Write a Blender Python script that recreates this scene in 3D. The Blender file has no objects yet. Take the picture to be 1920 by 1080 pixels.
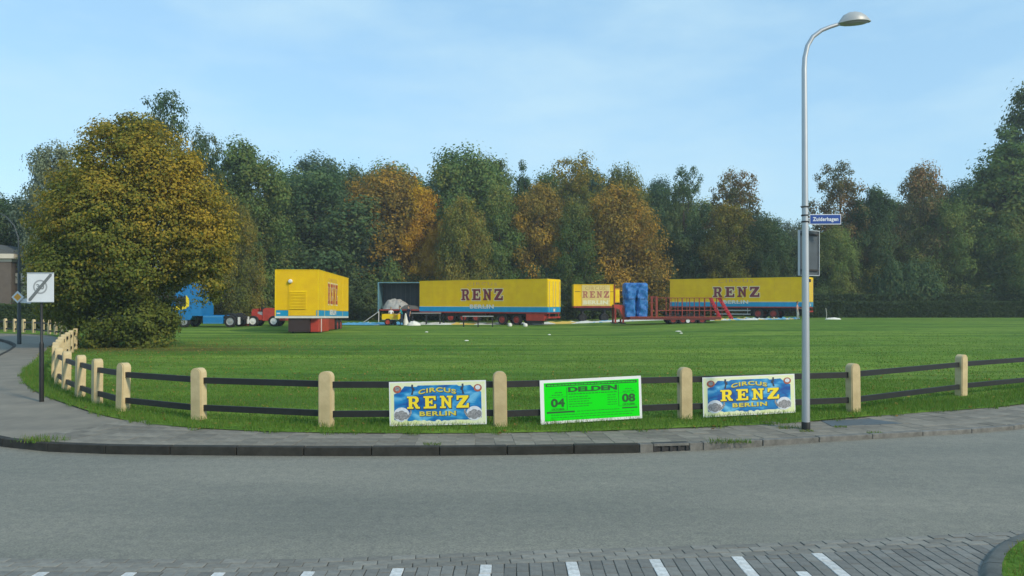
import bpy, bmesh, math, random
import numpy as np
from mathutils import Vector, Matrix

# ------------------------------------------------------------------ camera, sky, sun, exposure
SC = bpy.context.scene
F, HOR, H = 1400.0, 566.0, 2.1           # focal length in photo pixels, horizon row, eye height
cd = bpy.data.cameras.new('camera'); cam = bpy.data.objects.new('camera', cd)
SC.collection.objects.link(cam); SC.camera = cam
cam.location = (0, 0, H); cam.rotation_euler = (math.pi / 2, 0, 0)
cd.sensor_width = 36.0; cd.lens = 36.0 * F / 1920; cd.shift_y = (HOR - 540) / 1920
cd.clip_start = 0.1; cd.clip_end = 2000

SUN_AZ, SUN_EL = 131.0, 33.0             # clockwise from +Y, degrees
W = bpy.data.worlds.new('World'); SC.world = W; W.use_nodes = True
_n, _l = W.node_tree.nodes, W.node_tree.links
bg = _n['Background']
sky = _n.new('ShaderNodeTexSky'); sky.sky_type = 'NISHITA'; sky.sun_disc = False
sky.sun_elevation = math.radians(SUN_EL); sky.sun_rotation = math.radians(SUN_AZ)
sky.air_density = 1.2; sky.dust_density = 0.5; sky.ozone_density = 3.0
# thin high cloud veil over the clear sky
tc = _n.new('ShaderNodeTexCoord'); mp = _n.new('ShaderNodeMapping'); mp.inputs['Scale'].default_value = (1.6, 1.6, 5.0)
mp.inputs['Rotation'].default_value = (0.0, 0.12, 0.3)
nz = _n.new('ShaderNodeTexNoise'); nz.inputs['Scale'].default_value = 2.1; nz.inputs['Detail'].default_value = 7; nz.inputs['Roughness'].default_value = 0.55
rp = _n.new('ShaderNodeValToRGB'); rp.color_ramp.elements[0].position = 0.42; rp.color_ramp.elements[1].position = 0.70
rp.color_ramp.elements[0].color = (0, 0, 0, 1); rp.color_ramp.elements[1].color = (0.6, 0.6, 0.6, 1)
veil = _n.new('ShaderNodeMix'); veil.data_type = 'RGBA'; veil.inputs[0].default_value = 0.62; veil.inputs[7].default_value = (1.95, 3.45, 4.65, 1)
mx = _n.new('ShaderNodeMix'); mx.data_type = 'RGBA'; mx.inputs[7].default_value = (3.0, 4.2, 4.85, 1)
_l.new(tc.outputs['Generated'], mp.inputs[0]); _l.new(mp.outputs[0], nz.inputs['Vector']); _l.new(nz.outputs[0], rp.inputs[0])
_l.new(rp.outputs[0], mx.inputs[0]); _l.new(sky.outputs[0], veil.inputs[6]); _l.new(veil.outputs[2], mx.inputs[6]); _l.new(mx.outputs[2], bg.inputs[0])
bg.inputs[1].default_value = 0.137

sl = bpy.data.lights.new('sun', 'SUN'); sun = bpy.data.objects.new('sun', sl); SC.collection.objects.link(sun)
_a, _e = math.radians(SUN_AZ), math.radians(SUN_EL)
SD = Vector((math.sin(_a) * math.cos(_e), math.cos(_a) * math.cos(_e), math.sin(_e)))
sun.rotation_euler = SD.to_track_quat('Z', 'Y').to_euler(); sun.location = SD * 60
sl.energy = 2.0; sl.angle = math.radians(6.0); sl.color = (1.0, 0.86, 0.66)
SC.view_settings.view_transform = 'Standard'; SC.view_settings.look = 'None'
SC.view_settings.exposure = 0.60; SC.view_settings.gamma = 1.0
SC.render.engine = 'CYCLES'
SC.cycles.max_bounces = 6; SC.cycles.diffuse_bounces = 3; SC.cycles.glossy_bounces = 2
SC.cycles.transmission_bounces = 3; SC.cycles.transparent_max_bounces = 4
SC.cycles.use_denoising = True

# ------------------------------------------------------------------ helpers
COL = SC.collection
R = random.Random(7)
def sm(t): t = min(1, max(0, t)); return t * t * (3 - 2 * t)
def smn(t): t = np.clip(t, 0, 1); return t * t * (3 - 2 * t)
def terrain(X, Y): return 0.42 * sm((X - 2) / 18) * sm((Y - 25) / 40)
def terrain_n(X, Y): return 0.42 * smn((X - 2) / 18) * smn((Y - 25) / 40)
def px(x, y, z=0.0):                     # a pixel of the photo -> the point of the level z it looks at
    Y = F * (H - z) / (y - HOR); return ((x - 960) / F * Y, Y, z)
def col(x, Y): return (x - 960) / F * Y  # X of image column x at depth Y
def zat(y, Y): return H - (y - HOR) / F * Y

_pr = {}
def mat(name, c, rough=0.6, metal=0.0, var=0.0, scale=4.0, bump=0.0, c2=None, detail=5, spec=None, rnd=0.0, coord='Object', dist=0.01):
    m = bpy.data.materials.new(name); m.use_nodes = True
    N, L = m.node_tree.nodes, m.node_tree.links
    b = N['Principled BSDF']; b.inputs['Roughness'].default_value = rough; b.inputs['Metallic'].default_value = metal
    if spec is not None: b.inputs['Specular IOR Level'].default_value = spec
    b.inputs['Base Color'].default_value = (*c, 1)
    if var or c2 or bump or rnd:
        t = N.new('ShaderNodeTexCoord'); n = N.new('ShaderNodeTexNoise'); n.inputs['Scale'].default_value = scale
        n.inputs['Detail'].default_value = detail; n.inputs['Roughness'].default_value = 0.6
        L.new(t.outputs[coord], n.inputs['Vector'])
        if c2 is None: c2 = tuple(max(0, v * (1 - var)) for v in c)
        r = N.new('ShaderNodeValToRGB'); r.color_ramp.elements[0].position = 0.35; r.color_ramp.elements[1].position = 0.65
        r.color_ramp.elements[0].color = (*c2, 1); r.color_ramp.elements[1].color = (*c, 1)
        L.new(n.outputs[0], r.inputs[0]); out = r.outputs[0]
        if rnd:
            oi = N.new('ShaderNodeObjectInfo'); hs = N.new('ShaderNodeHueSaturation'); mr = N.new('ShaderNodeMapRange')
            mr.inputs[3].default_value = 1 - rnd; mr.inputs[4].default_value = 1 + rnd
            L.new(oi.outputs['Random'], mr.inputs[0]); L.new(mr.outputs[0], hs.inputs['Value']); L.new(out, hs.inputs['Color']); out = hs.outputs[0]
        L.new(out, b.inputs['Base Color'])
        if bump:
            n2 = N.new('ShaderNodeTexNoise'); n2.inputs['Scale'].default_value = scale * 6; n2.inputs['Detail'].default_value = 6
            L.new(t.outputs[coord], n2.inputs['Vector'])
            bp = N.new('ShaderNodeBump'); bp.inputs['Strength'].default_value = bump; bp.inputs['Distance'].default_value = dist
            L.new(n2.outputs[0], bp.inputs['Height']); L.new(bp.outputs[0], b.inputs['Normal'])
    return m

class MB:
    def __init__(s): s.v, s.f = [], []
    def add(s, vs, fs):
        o = len(s.v); s.v += [tuple(v) for v in vs]; s.f += [tuple(i + o for i in f) for f in fs]; return s
    def box(s, x0, y0, z0, x1, y1, z1, bev=0.0):
        if bev:
            bm = bmesh.new(); bmesh.ops.create_cube(bm, size=1)
            for v in bm.verts: v.co = Vector(((x0 + x1) / 2 + v.co.x * (x1 - x0), (y0 + y1) / 2 + v.co.y * (y1 - y0), (z0 + z1) / 2 + v.co.z * (z1 - z0)))
            bmesh.ops.bevel(bm, geom=bm.edges[:], offset=bev, segments=2, affect='EDGES', profile=0.5)
            return s.bm(bm)
        return s.add([(x0, y0, z0), (x1, y0, z0), (x1, y1, z0), (x0, y1, z0), (x0, y0, z1), (x1, y0, z1), (x1, y1, z1), (x0, y1, z1)],
                     [(0, 3, 2, 1), (4, 5, 6, 7), (0, 1, 5, 4), (1, 2, 6, 5), (2, 3, 7, 6), (3, 0, 4, 7)])
    def bm(s, bm):
        bm.verts.index_update(); s.add([v.co[:] for v in bm.verts], [[v.index for v in f.verts] for f in bm.faces]); bm.free(); return s
    def tube(s, pts, rad, n=8, cap=True):
        pts = [Vector(p) for p in pts]
        if not isinstance(rad, (list, tuple)): rad = [rad] * len(pts)
        o = len(s.v); up = None
        for i, p in enumerate(pts):
            a = pts[min(i + 1, len(pts) - 1)] - pts[max(i - 1, 0)]; a.normalize()
            if up is None: up = Vector((0, 0, 1)) if abs(a.z) < 0.9 else Vector((0, 1, 0))
            u = (up - a * up.dot(a)).normalized(); w = a.cross(u); up = u
            for k in range(n):
                t = 2 * math.pi * k / n; s.v.append(tuple(p + (u * math.cos(t) + w * math.sin(t)) * rad[i]))
        for i in range(len(pts) - 1):
            for k in range(n):
                s.f.append((o + i * n + k, o + i * n + (k + 1) % n, o + (i + 1) * n + (k + 1) % n, o + (i + 1) * n + k))
        if cap:
            s.f.append(tuple(o + k for k in range(n))[::-1]); s.f.append(tuple(o + (len(pts) - 1) * n + k for k in range(n)))
        return s
    def bar(s, a, b, w, h):               # a rectangular bar from a to b, w sideways, h up
        a, b = Vector(a), Vector(b); d = (b - a).normalized()
        up = Vector((0, 0, 1)) if abs(d.z) < 0.95 else Vector((0, 1, 0))
        r = d.cross(up).normalized(); u = r.cross(d)
        vs = [p + r * (i * w / 2) + u * (j * h / 2) for p in (a, b) for i, j in ((-1, -1), (1, -1), (1, 1), (-1, 1))]
        return s.add(vs, [(0, 1, 2, 3), (7, 6, 5, 4), (0, 4, 5, 1), (1, 5, 6, 2), (2, 6, 7, 3), (3, 7, 4, 0)])
    def lathe(s, prof, n=16, axis='z', c=(0, 0, 0), cap=True):     # prof: (radius, height)
        o = len(s.v)
        for r, h in prof:
            for k in range(n):
                t = 2 * math.pi * k / n; a, b = r * math.cos(t), r * math.sin(t)
                p = {'z': (a, b, h), 'y': (a, h, b), 'x': (h, a, b)}[axis]
                s.v.append((p[0] + c[0], p[1] + c[1], p[2] + c[2]))
        for i in range(len(prof) - 1):
            for k in range(n): s.f.append((o + i * n + k, o + i * n + (k + 1) % n, o + (i + 1) * n + (k + 1) % n, o + (i + 1) * n + k))
        if cap: s.f.append(tuple(o + k for k in range(n))[::-1]); s.f.append(tuple(o + (len(prof) - 1) * n + k for k in range(n)))
        return s
    def prism(s, poly, y0, y1):           # polygon in x,z pushed along y
        n = len(poly); o = len(s.v)
        s.v += [(p[0], y0, p[1]) for p in poly] + [(p[0], y1, p[1]) for p in poly]
        s.f += [tuple(o + i for i in range(n)), tuple(o + n + i for i in range(n))[::-1]]
        s.f += [(o + i, o + n + i, o + n + (i + 1) % n, o + (i + 1) % n) for i in range(n)]
        return s
    def mesh(s, name, m=None, smooth=False):
        me = bpy.data.meshes.new(name); me.from_pydata(s.v, [], s.f)
        bm = bmesh.new(); bm.from_mesh(me); bmesh.ops.recalc_face_normals(bm, faces=bm.faces[:]); bm.to_mesh(me); bm.free()
        if m: me.materials.append(m)
        if smooth:
            me.polygons.foreach_set('use_smooth', [True] * len(me.polygons))
            try: me.set_sharp_from_angle(angle=math.radians(38))
            except Exception: pass
        return me
    def build(s, name, m, parent=None, smooth=False): return obj(name, s.mesh(name, m, smooth), parent)

def obj(name, me, parent=None, loc=None, rot=None):
    o = bpy.data.objects.new(name, me); COL.objects.link(o)
    if parent: o.parent = parent
    if loc is not None: o.location = loc
    if rot is not None: o.rotation_euler = rot
    return o
def tag(o, label, cat, group=None):
    o['label'] = label; o['category'] = cat
    if group: o['group'] = group
    return o
def thing(name, label, cat, loc=(0, 0, 0), rz=0.0, group=None):
    o = bpy.data.objects.new(name, None); COL.objects.link(o); o.location = loc; o.rotation_euler = (0, 0, rz)
    o.empty_display_size = 0.3
    return tag(o, label, cat, group)
def struct(o, kind='structure'): o['kind'] = kind; return o
def np_mesh(name, V, Q, m, attrs=None, smooth=False):
    me = bpy.data.meshes.new(name); k = Q.shape[1]
    me.vertices.add(len(V)); me.vertices.foreach_set('co', np.asarray(V, np.float32).ravel())
    me.loops.add(Q.size); me.loops.foreach_set('vertex_index', Q.astype(np.int32).ravel())
    me.polygons.add(len(Q)); me.polygons.foreach_set('loop_start', np.arange(0, Q.size, k, dtype=np.int32))
    me.update(calc_edges=True)
    for a, vals in (attrs or {}).items():
        at = me.attributes.new(a, 'FLOAT', 'FACE'); at.data.foreach_set('value', np.asarray(vals, np.float32))
    if m: me.materials.append(m)
    if smooth: me.polygons.foreach_set('use_smooth', np.ones(len(Q), bool))
    return me

# flat lettering: 2D curves filled, holes and all, then meshes
def _curve_mesh(cu):
    o = bpy.data.objects.new('t', cu); COL.objects.link(o)
    dg = bpy.context.evaluated_depsgraph_get(); dg.update()
    me = o.evaluated_get(dg).to_mesh()
    v = [tuple(p.co) for p in me.vertices]; f = [tuple(p.vertices) for p in me.polygons]
    bpy.data.objects.remove(o); bpy.data.curves.remove(cu)
    return v, f
def text2d(s, bold=0.0, spacing=1.0):
    cu = bpy.data.curves.new('t', 'FONT'); cu.body = s; cu.size = 1; cu.offset = bold; cu.fill_mode = 'BOTH'; cu.space_character = spacing
    cu.resolution_u = 3
    return _curve_mesh(cu)
SLAB = {
 'E': [[(0,0),(1,0),(1,.34),(.86,.34),(.82,.17),(.44,.17),(.44,.43),(.56,.43),(.6,.33),(.72,.33),(.72,.69),(.6,.69),(.56,.58),(.44,.58),(.44,.83),(.8,.83),(.84,.67),(.98,.67),(.98,1),(0,1),(0,.86),(.13,.86),(.13,.14),(0,.14)]],
 'N': [[(0,0),(.46,0),(.46,.14),(.34,.14),(.34,.6),(.74,0),(.9,0),(.9,.86),(1.02,.86),(1.02,1),(.56,1),(.56,.86),(.69,.86),(.69,.44),(.32,1),(0,1),(0,.86),(.12,.86),(.12,.14),(0,.14)]],
 'Z': [[(0,0),(1,0),(1,.38),(.86,.38),(.8,.19),(.44,.19),(.98,.86),(.98,1),(.02,1),(.02,.64),(.16,.64),(.22,.81),(.54,.81),(0,.14)]],
 'R': [[(0,0),(.5,0),(.5,.14),(.4,.14),(.4,.4),(.5,.4),(.68,.04),(.74,0),(1.02,0),(1.02,.14),(.92,.14),(.75,.45),(.86,.52),(.93,.64),(.93,.8),(.86,.93),(.72,1),(0,1),(0,.86),(.13,.86),(.13,.14),(0,.14)],
       [(.4,.54),(.56,.54),(.65,.6),(.65,.78),(.56,.84),(.4,.84)]],
}
def slab2d(s, gap=0.32, off=0.0):
    V, Fc = [], []
    for i, ch in enumerate(s):
        cu = bpy.data.curves.new('t', 'CURVE'); cu.dimensions = '2D'; cu.fill_mode = 'BOTH'; cu.offset = off
        for poly in SLAB[ch]:
            sp = cu.splines.new('POLY'); sp.points.add(len(poly) - 1)
            for p, q in zip(sp.points, poly): p.co = (q[0], q[1], 0, 1)
            sp.use_cyclic_u = True
        v, f = _curve_mesh(cu); o = len(V)
        V += [(a + i * (1 + gap), b, 0) for a, b, c in v]; Fc += [tuple(k + o for k in q) for q in f]
    return V, Fc
def fit(vf, x0, z0, x1, z1, y=0.0, arch=0.0, ref=None):       # a 2D lettering -> the x,z box on the plane y
    v, f = vf; rv = (ref or vf)[0]
    ax, bx = min(p[0] for p in rv), max(p[0] for p in rv); az, bz = min(p[1] for p in rv), max(p[1] for p in rv)
    out = []
    for p in v:
        u = (p[0] - ax) / (bx - ax); w = (p[1] - az) / (bz - az)
        out.append((x0 + u * (x1 - x0), y, z0 + w * (z1 - z0) + arch * (1 - (2 * u - 1) ** 2)))
    return out, f
def flat(name, vf, m, parent): return MB().add(*vf).build(name, m, parent)

# ------------------------------------------------------------------ materials
M = {}
M['asphalt'] = mat('asphalt', (0.150, 0.155, 0.150), 0.85, scale=0.5, c2=(0.118, 0.124, 0.122), bump=0.0)
def asphalt():
    m = bpy.data.materials.new('asphalt_road'); m.use_nodes = True; N, L = m.node_tree.nodes, m.node_tree.links
    b = N['Principled BSDF']; b.inputs['Roughness'].default_value = 0.8
    t = N.new('ShaderNodeTexCoord')
    def noise(s, d, r=0.6, mapscale=None):
        n = N.new('ShaderNodeTexNoise'); n.inputs['Scale'].default_value = s; n.inputs['Detail'].default_value = d; n.inputs['Roughness'].default_value = r
        if mapscale:
            q = N.new('ShaderNodeMapping'); q.inputs['Scale'].default_value = mapscale; L.new(t.outputs['Object'], q.inputs[0]); L.new(q.outputs[0], n.inputs[0])
        else: L.new(t.outputs['Object'], n.inputs[0])
        return n
    n1 = noise(1.0, 5, 0.6, (0.16, 0.7, 1)); n2 = noise(60, 3, 0.7); n3 = noise(9, 4)
    r1 = N.new('ShaderNodeValToRGB'); r1.color_ramp.elements[0].position = .3; r1.color_ramp.elements[1].position = .7
    r1.color_ramp.elements[0].color = (.150, .153, .130, 1); r1.color_ramp.elements[1].color = (.226, .220, .182, 1)
    L.new(n1.outputs[0], r1.inputs[0])
    r2 = N.new('ShaderNodeValToRGB'); r2.color_ramp.elements[0].position = .3; r2.color_ramp.elements[1].position = .74
    r2.color_ramp.elements[0].color = (.62, .62, .62, 1); r2.color_ramp.elements[1].color = (1.45, 1.43, 1.38, 1)
    L.new(n2.outputs[0], r2.inputs[0])
    mu = N.new('ShaderNodeMix'); mu.data_type = 'RGBA'; mu.blend_type = 'MULTIPLY'; mu.inputs[0].default_value = 1
    L.new(r1.outputs[0], mu.inputs[6]); L.new(r2.outputs[0], mu.inputs[7])
    r3 = N.new('ShaderNodeValToRGB'); r3.color_ramp.elements[0].position = .35; r3.color_ramp.elements[1].position = .7
    r3.color_ramp.elements[0].color = (.88, .88, .9, 1); r3.color_ramp.elements[1].color = (1.08, 1.08, 1.06, 1)
    L.new(n3.outputs[0], r3.inputs[0])
    mu2 = N.new('ShaderNodeMix'); mu2.data_type = 'RGBA'; mu2.blend_type = 'MULTIPLY'; mu2.inputs[0].default_value = 1
    L.new(mu.outputs[2], mu2.inputs[6]); L.new(r3.outputs[0], mu2.inputs[7]); L.new(mu2.outputs[2], b.inputs['Base Color'])
    bp = N.new('ShaderNodeBump'); bp.inputs['Strength'].default_value = .5; bp.inputs['Distance'].default_value = .006
    L.new(n2.outputs[0], bp.inputs['Height']); L.new(bp.outputs[0], b.inputs['Normal'])
    return m
M['road'] = asphalt()
M['pavement'] = mat('pavement_brick', (0.225, 0.203, 0.160), 0.9, scale=1.3, c2=(0.158, 0.145, 0.118), bump=0.5, detail=9)
M['tile'] = mat('paving_tile', (0.208, 0.190, 0.152), 0.9, scale=5, c2=(0.138, 0.128, 0.104), bump=0.4, rnd=0.22, coord='Object')
M['paver'] = mat('paver_grey', (0.188, 0.188, 0.172), 0.85, scale=14, c2=(0.140, 0.142, 0.132), bump=0.5, rnd=0.22)
M['paver_edge'] = mat('paver_edge', (0.215, 0.212, 0.185), 0.9, scale=14, c2=(0.155, 0.153, 0.138), bump=0.5, rnd=0.2)
M['paver_white'] = mat('paver_white', (0.64, 0.65, 0.64), 0.7, scale=18, c2=(0.40, 0.41, 0.40), rnd=0.12, detail=8)
M['joint'] = mat('joint_sand', (0.085, 0.083, 0.07), 0.95, scale=30, var=0.4)
M['kerb_dark'] = mat('kerb_shaded_dirty', (0.030, 0.030, 0.025), 0.9, scale=6, c2=(0.014, 0.015, 0.012), bump=0.4, rnd=0.2)  # shade on the face towards the road, and dirt, put into the dark colour
M['kerb_grey'] = mat('kerb_concrete', (0.20, 0.195, 0.175), 0.9, scale=6, c2=(0.10, 0.10, 0.09), bump=0.4, rnd=0.12)
M['iron'] = mat('cast_iron', (0.03, 0.03, 0.03), 0.7, scale=10, var=0.3)
M['plate'] = mat('steel_plate', (0.085, 0.105, 0.115), 0.6, scale=5, var=0.25)
M['post'] = mat('post_paint', (0.56, 0.45, 0.25), 0.8, scale=4, c2=(0.44, 0.345, 0.185), bump=0.25, rnd=0.06)
M['rail'] = mat('rail_black', (0.014, 0.014, 0.014), 0.55, scale=6, var=0.4)
M['galv'] = mat('galvanised', (0.50, 0.52, 0.53), 0.45, 0.7, scale=2, c2=(0.46, 0.48, 0.50))
M['lampgrey'] = mat('lamp_grey', (0.40, 0.42, 0.42), 0.45, 0.1, scale=2, var=0.05)
M['black'] = mat('black_paint', (0.012, 0.012, 0.012), 0.5, scale=6, var=0.3)
M['signwhite'] = mat('sign_white', (0.70, 0.73, 0.75), 0.45, scale=4, var=0.06)
M['signblue'] = mat('sign_blue', (0.012, 0.065, 0.30), 0.4, scale=4, var=0.1)
M['signback'] = mat('sign_back', (0.085, 0.105, 0.12), 0.5, 0.3, scale=6, var=0.2)
M['signgrey'] = mat('sign_grey', (0.20, 0.22, 0.22), 0.5, scale=60, c2=(.10, .11, .11))
M['signorange'] = mat('sign_orange', (0.80, 0.36, 0.02), 0.4)
M['yellow'] = mat('circus_yellow', (0.80, 0.52, 0.002), 0.6, spec=.2, scale=1.2, c2=(0.73, 0.44, 0.004), bump=0.0)
M['yellow2'] = mat('door_yellow', (0.86, 0.60, 0.003), 0.6, spec=.2, scale=1.2, c2=(0.78, 0.50, 0.004))
M['seam'] = mat('seam_yellow', (.56, .36, .004), .6)
M['bandblue'] = mat('band_blue', (0.008, 0.30, 0.56), 0.5, spec=.3, scale=2, var=0.15)
M['bandwhite'] = mat('band_white', (0.70, 0.70, 0.66), 0.5, scale=2, var=0.15)
M['red'] = mat('chassis_red', (0.34, 0.028, 0.018), 0.5, scale=3, c2=(0.20, 0.02, 0.014))
M['redbright'] = mat('bright_red', (0.48, 0.05, 0.03), 0.45, scale=3, c2=(0.36, 0.035, 0.02))
M['redcage'] = mat('cage_red', (0.32, 0.045, 0.022), 0.5, scale=3, c2=(0.20, 0.03, 0.016))
M['maroon'] = mat('letter_maroon', (0.20, 0.016, 0.035), 0.5, scale=3, var=0.25)
M['cream'] = mat('letter_cream', (0.72, 0.60, 0.36), 0.5)
M['faded'] = mat('letter_faded', (0.50, 0.22, 0.13), 0.5, scale=6, c2=(0.66, 0.40, 0.08))
M['tyre'] = mat('tyre_rubber', (0.015, 0.015, 0.015), 0.85)
M['chassis'] = mat('chassis_black', (0.016, 0.017, 0.018), 0.7)
M['glass'] = mat('dark_glass', (0.012, 0.015, 0.018), 0.08, spec=0.6)
M['truckblue'] = mat('truck_blue', (0.008, 0.19, 0.48), 0.35, scale=2, var=0.12)
M['steel'] = mat('bare_steel', (0.42, 0.43, 0.43), 0.5, 0.4, scale=5, var=0.15)
M['rim'] = mat('rim_white', (0.68, 0.70, 0.70), 0.5)
M['tarpgrey'] = mat('tarp_grey', (0.42, 0.42, 0.40), 0.8, scale=3, c2=(0.30, 0.30, 0.29))
M['tarpwhite'] = mat('tarp_white', (0.74, 0.74, 0.66), 0.75, scale=2, c2=(0.64, 0.62, 0.54))
M['boxinside'] = mat('box_inside', (0.085, 0.092, 0.092), 0.8, scale=1, c2=(0.06, 0.066, 0.068))
M['boxframe'] = mat('box_frame', (0.13, 0.27, 0.32), 0.5, scale=3, var=0.2)
M['skin'] = mat('skin', (0.42, 0.24, 0.16), 0.6)
M['hair'] = mat('hair_dark', (0.03, 0.02, 0.013), 0.8)
M['teal'] = mat('shirt_teal', (0.008, 0.30, 0.34), 0.85, scale=9, var=0.25)
M['denim'] = mat('denim', (0.02, 0.035, 0.075), 0.9, scale=9, var=0.3)
M['wshirt'] = mat('shirt_white', (0.70, 0.69, 0.67), 0.85, scale=9, var=0.12)
M['navy'] = mat('navy_cloth', (0.012, 0.022, 0.05), 0.9)
M['khaki'] = mat('pale_trousers', (0.38, 0.42, 0.40), 0.9, scale=9, var=0.2)
M['pinkshirt'] = mat('shirt_pink', (0.62, 0.33, 0.26), 0.9, scale=9, var=0.2)
M['bark'] = mat('bark', (0.075, 0.058, 0.042), 0.95, scale=4, c2=(0.035, 0.028, 0.02), bump=0.6, dist=0.03)
M['brick'] = mat('house_brick', (0.135, 0.112, 0.090), 0.9, scale=2, c2=(0.105, 0.088, 0.072))
M['plaster'] = mat('plaster', (0.62, 0.57, 0.46), 0.85, scale=1, var=0.1)
M['rooftile'] = mat('roof_tile', (0.09, 0.10, 0.10), 0.8, scale=2, var=0.2)
M['green'] = mat('fluo_green', (0.006, 0.70, 0.012), 0.7, spec=.1)
M['greendark'] = mat('poster_print', (0.004, 0.075, 0.012), 0.6)
M['posterwhite'] = mat('poster_white', (0.74, 0.76, 0.76), 0.5, scale=3, var=0.05)
M['postercream'] = mat('poster_cream', (0.68, 0.74, 0.36), 0.5, scale=7, c2=(0.72, 0.75, 0.58))
M['pyellow'] = mat('poster_yellow', (0.86, 0.66, 0.02), 0.5)
M['pgold'] = mat('poster_gold', (0.62, 0.52, 0.06), 0.5)
M['pshadow'] = mat('poster_shadow', (0.035, 0.045, 0.07), 0.5)
M['pgrey'] = mat('poster_elephant', (0.34, 0.34, 0.36), 0.6, scale=40, c2=(0.14, 0.14, 0.16))
M['ppale'] = mat('poster_pale', (0.66, 0.70, 0.78), 0.6, scale=20, var=0.15)
M['pred'] = mat('poster_red', (0.45, 0.12, 0.07), 0.6, scale=30, var=0.4)
def poster_blue():
    m = bpy.data.materials.new('poster_blue'); m.use_nodes = True; N, L = m.node_tree.nodes, m.node_tree.links
    b = N['Principled BSDF']; b.inputs['Roughness'].default_value = 0.45
    t = N.new('ShaderNodeTexCoord'); q = N.new('ShaderNodeMapping'); q.inputs['Scale'].default_value = (2.2, 1, 5.0); q.inputs['Rotation'].default_value = (0, 0.35, 0)
    n = N.new('ShaderNodeTexNoise'); n.inputs['Scale'].default_value = 1.3; n.inputs['Detail'].default_value = 3; n.inputs['Distortion'].default_value = 0.8
    r = N.new('ShaderNodeValToRGB'); e = r.color_ramp.elements
    e[0].position = .36; e[0].color = (.002, .065, .30, 1); e[1].position = .80; e[1].color = (.22, .58, .80, 1)
    k = e.new(.56); k.color = (.004, .22, .52, 1)
    L.new(t.outputs['Object'], q.inputs[0]); L.new(q.outputs[0], n.inputs[0]); L.new(n.outputs[0], r.inputs[0]); L.new(r.outputs[0], b.inputs['Base Color'])
    return m
M['pblue'] = poster_blue()

def grass_mat():
    m = bpy.data.materials.new('field_grass'); m.use_nodes = True; N, L = m.node_tree.nodes, m.node_tree.links
    b = N['Principled BSDF']; b.inputs['Roughness'].default_value = 0.95; b.inputs['Specular IOR Level'].default_value = 0.1
    t = N.new('ShaderNodeTexCoord')
    def noise(s, d, ms, r=0.6):
        q = N.new('ShaderNodeMapping'); q.inputs['Scale'].default_value = ms
        n = N.new('ShaderNodeTexNoise'); n.inputs['Scale'].default_value = s; n.inputs['Detail'].default_value = d; n.inputs['Roughness'].default_value = r
        L.new(t.outputs['Object'], q.inputs[0]); L.new(q.outputs[0], n.inputs[0]); return n
    def ramp(n, p0, c0, p1, c1):
        r = N.new('ShaderNodeValToRGB'); r.color_ramp.elements[0].position = p0; r.color_ramp.elements[1].position = p1
        r.color_ramp.elements[0].color = (*c0, 1); r.color_ramp.elements[1].color = (*c1, 1); L.new(n.outputs[0], r.inputs[0]); return r
    a = ramp(noise(0.16, 5, (0.35, 1.6, 1)), .36, (.070, .160, .022), .64, (.146, .240, .040))
    c = ramp(noise(1.4, 6, (0.8, 1.2, 1)), .3, (.70, .74, .7), .72, (1.28, 1.22, 1.2))
    d = ramp(noise(14, 5, (1, 1, 1), .7), .3, (.55, .58, .55), .72, (1.45, 1.4, 1.35))
    def mul(x, y):
        k = N.new('ShaderNodeMix'); k.data_type = 'RGBA'; k.blend_type = 'MULTIPLY'; k.inputs[0].default_value = 1
        L.new(x, k.inputs[6]); L.new(y, k.inputs[7]); return k.outputs[2]
    st = ramp(noise(1.0, 4, (0.035, 0.55, 1)), .38, (.74, .78, .78), .66, (1.42, 1.28, 1.14))
    o = mul(mul(mul(a.outputs[0], c.outputs[0]), d.outputs[0]), st.outputs[0])
    # dry brown strip of leaf litter in front of the big tree
    g = N.new('ShaderNodeSeparateXYZ'); L.new(t.outputs['Object'], g.inputs[0])
    def band(sock, c0, w):
        s = N.new('ShaderNodeMath'); s.operation = 'SUBTRACT'; s.inputs[1].default_value = c0; L.new(sock, s.inputs[0])
        q = N.new('ShaderNodeMath'); q.operation = 'DIVIDE'; q.inputs[1].default_value = w; L.new(s.outputs[0], q.inputs[0])
        p = N.new('ShaderNodeMath'); p.operation = 'POWER'; p.inputs[1].default_value = 2; L.new(q.outputs[0], p.inputs[0]); return p.outputs[0]
    ad = N.new('ShaderNodeMath'); L.new(band(g.outputs[0], -15.0, 7.0), ad.inputs[0]); L.new(band(g.outputs[1], 33.2, 2.4), ad.inputs[1])
    nn = noise(0.7, 5, (0.6, 1.4, 1)); s2 = N.new('ShaderNodeMath'); s2.operation = 'MULTIPLY_ADD'; s2.inputs[1].default_value = -3.0; s2.inputs[2].default_value = 2.2; L.new(nn.outputs[0], s2.inputs[0])
    sb = N.new('ShaderNodeMath'); sb.operation = 'SUBTRACT'; L.new(s2.outputs[0], sb.inputs[0]); L.new(ad.outputs[0], sb.inputs[1]); sb.use_clamp = True
    sc = N.new('ShaderNodeMath'); sc.operation = 'MULTIPLY'; sc.inputs[1].default_value = 0.75; L.new(sb.outputs[0], sc.inputs[0])
    k = N.new('ShaderNodeMix'); k.data_type = 'RGBA'; L.new(sc.outputs[0], k.inputs[0]); L.new(o, k.inputs[6]); k.inputs[7].default_value = (.115, .072, .026, 1)
    L.new(k.outputs[2], b.inputs['Base Color'])
    bp = N.new('ShaderNodeBump'); bp.inputs['Strength'].default_value = .5; bp.inputs['Distance'].default_value = .04
    L.new(noise(9, 6, (1, 1, 1), .7).outputs[0], bp.inputs['Height']); L.new(bp.outputs[0], b.inputs['Normal'])
    return m
M['grass'] = grass_mat()

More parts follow.
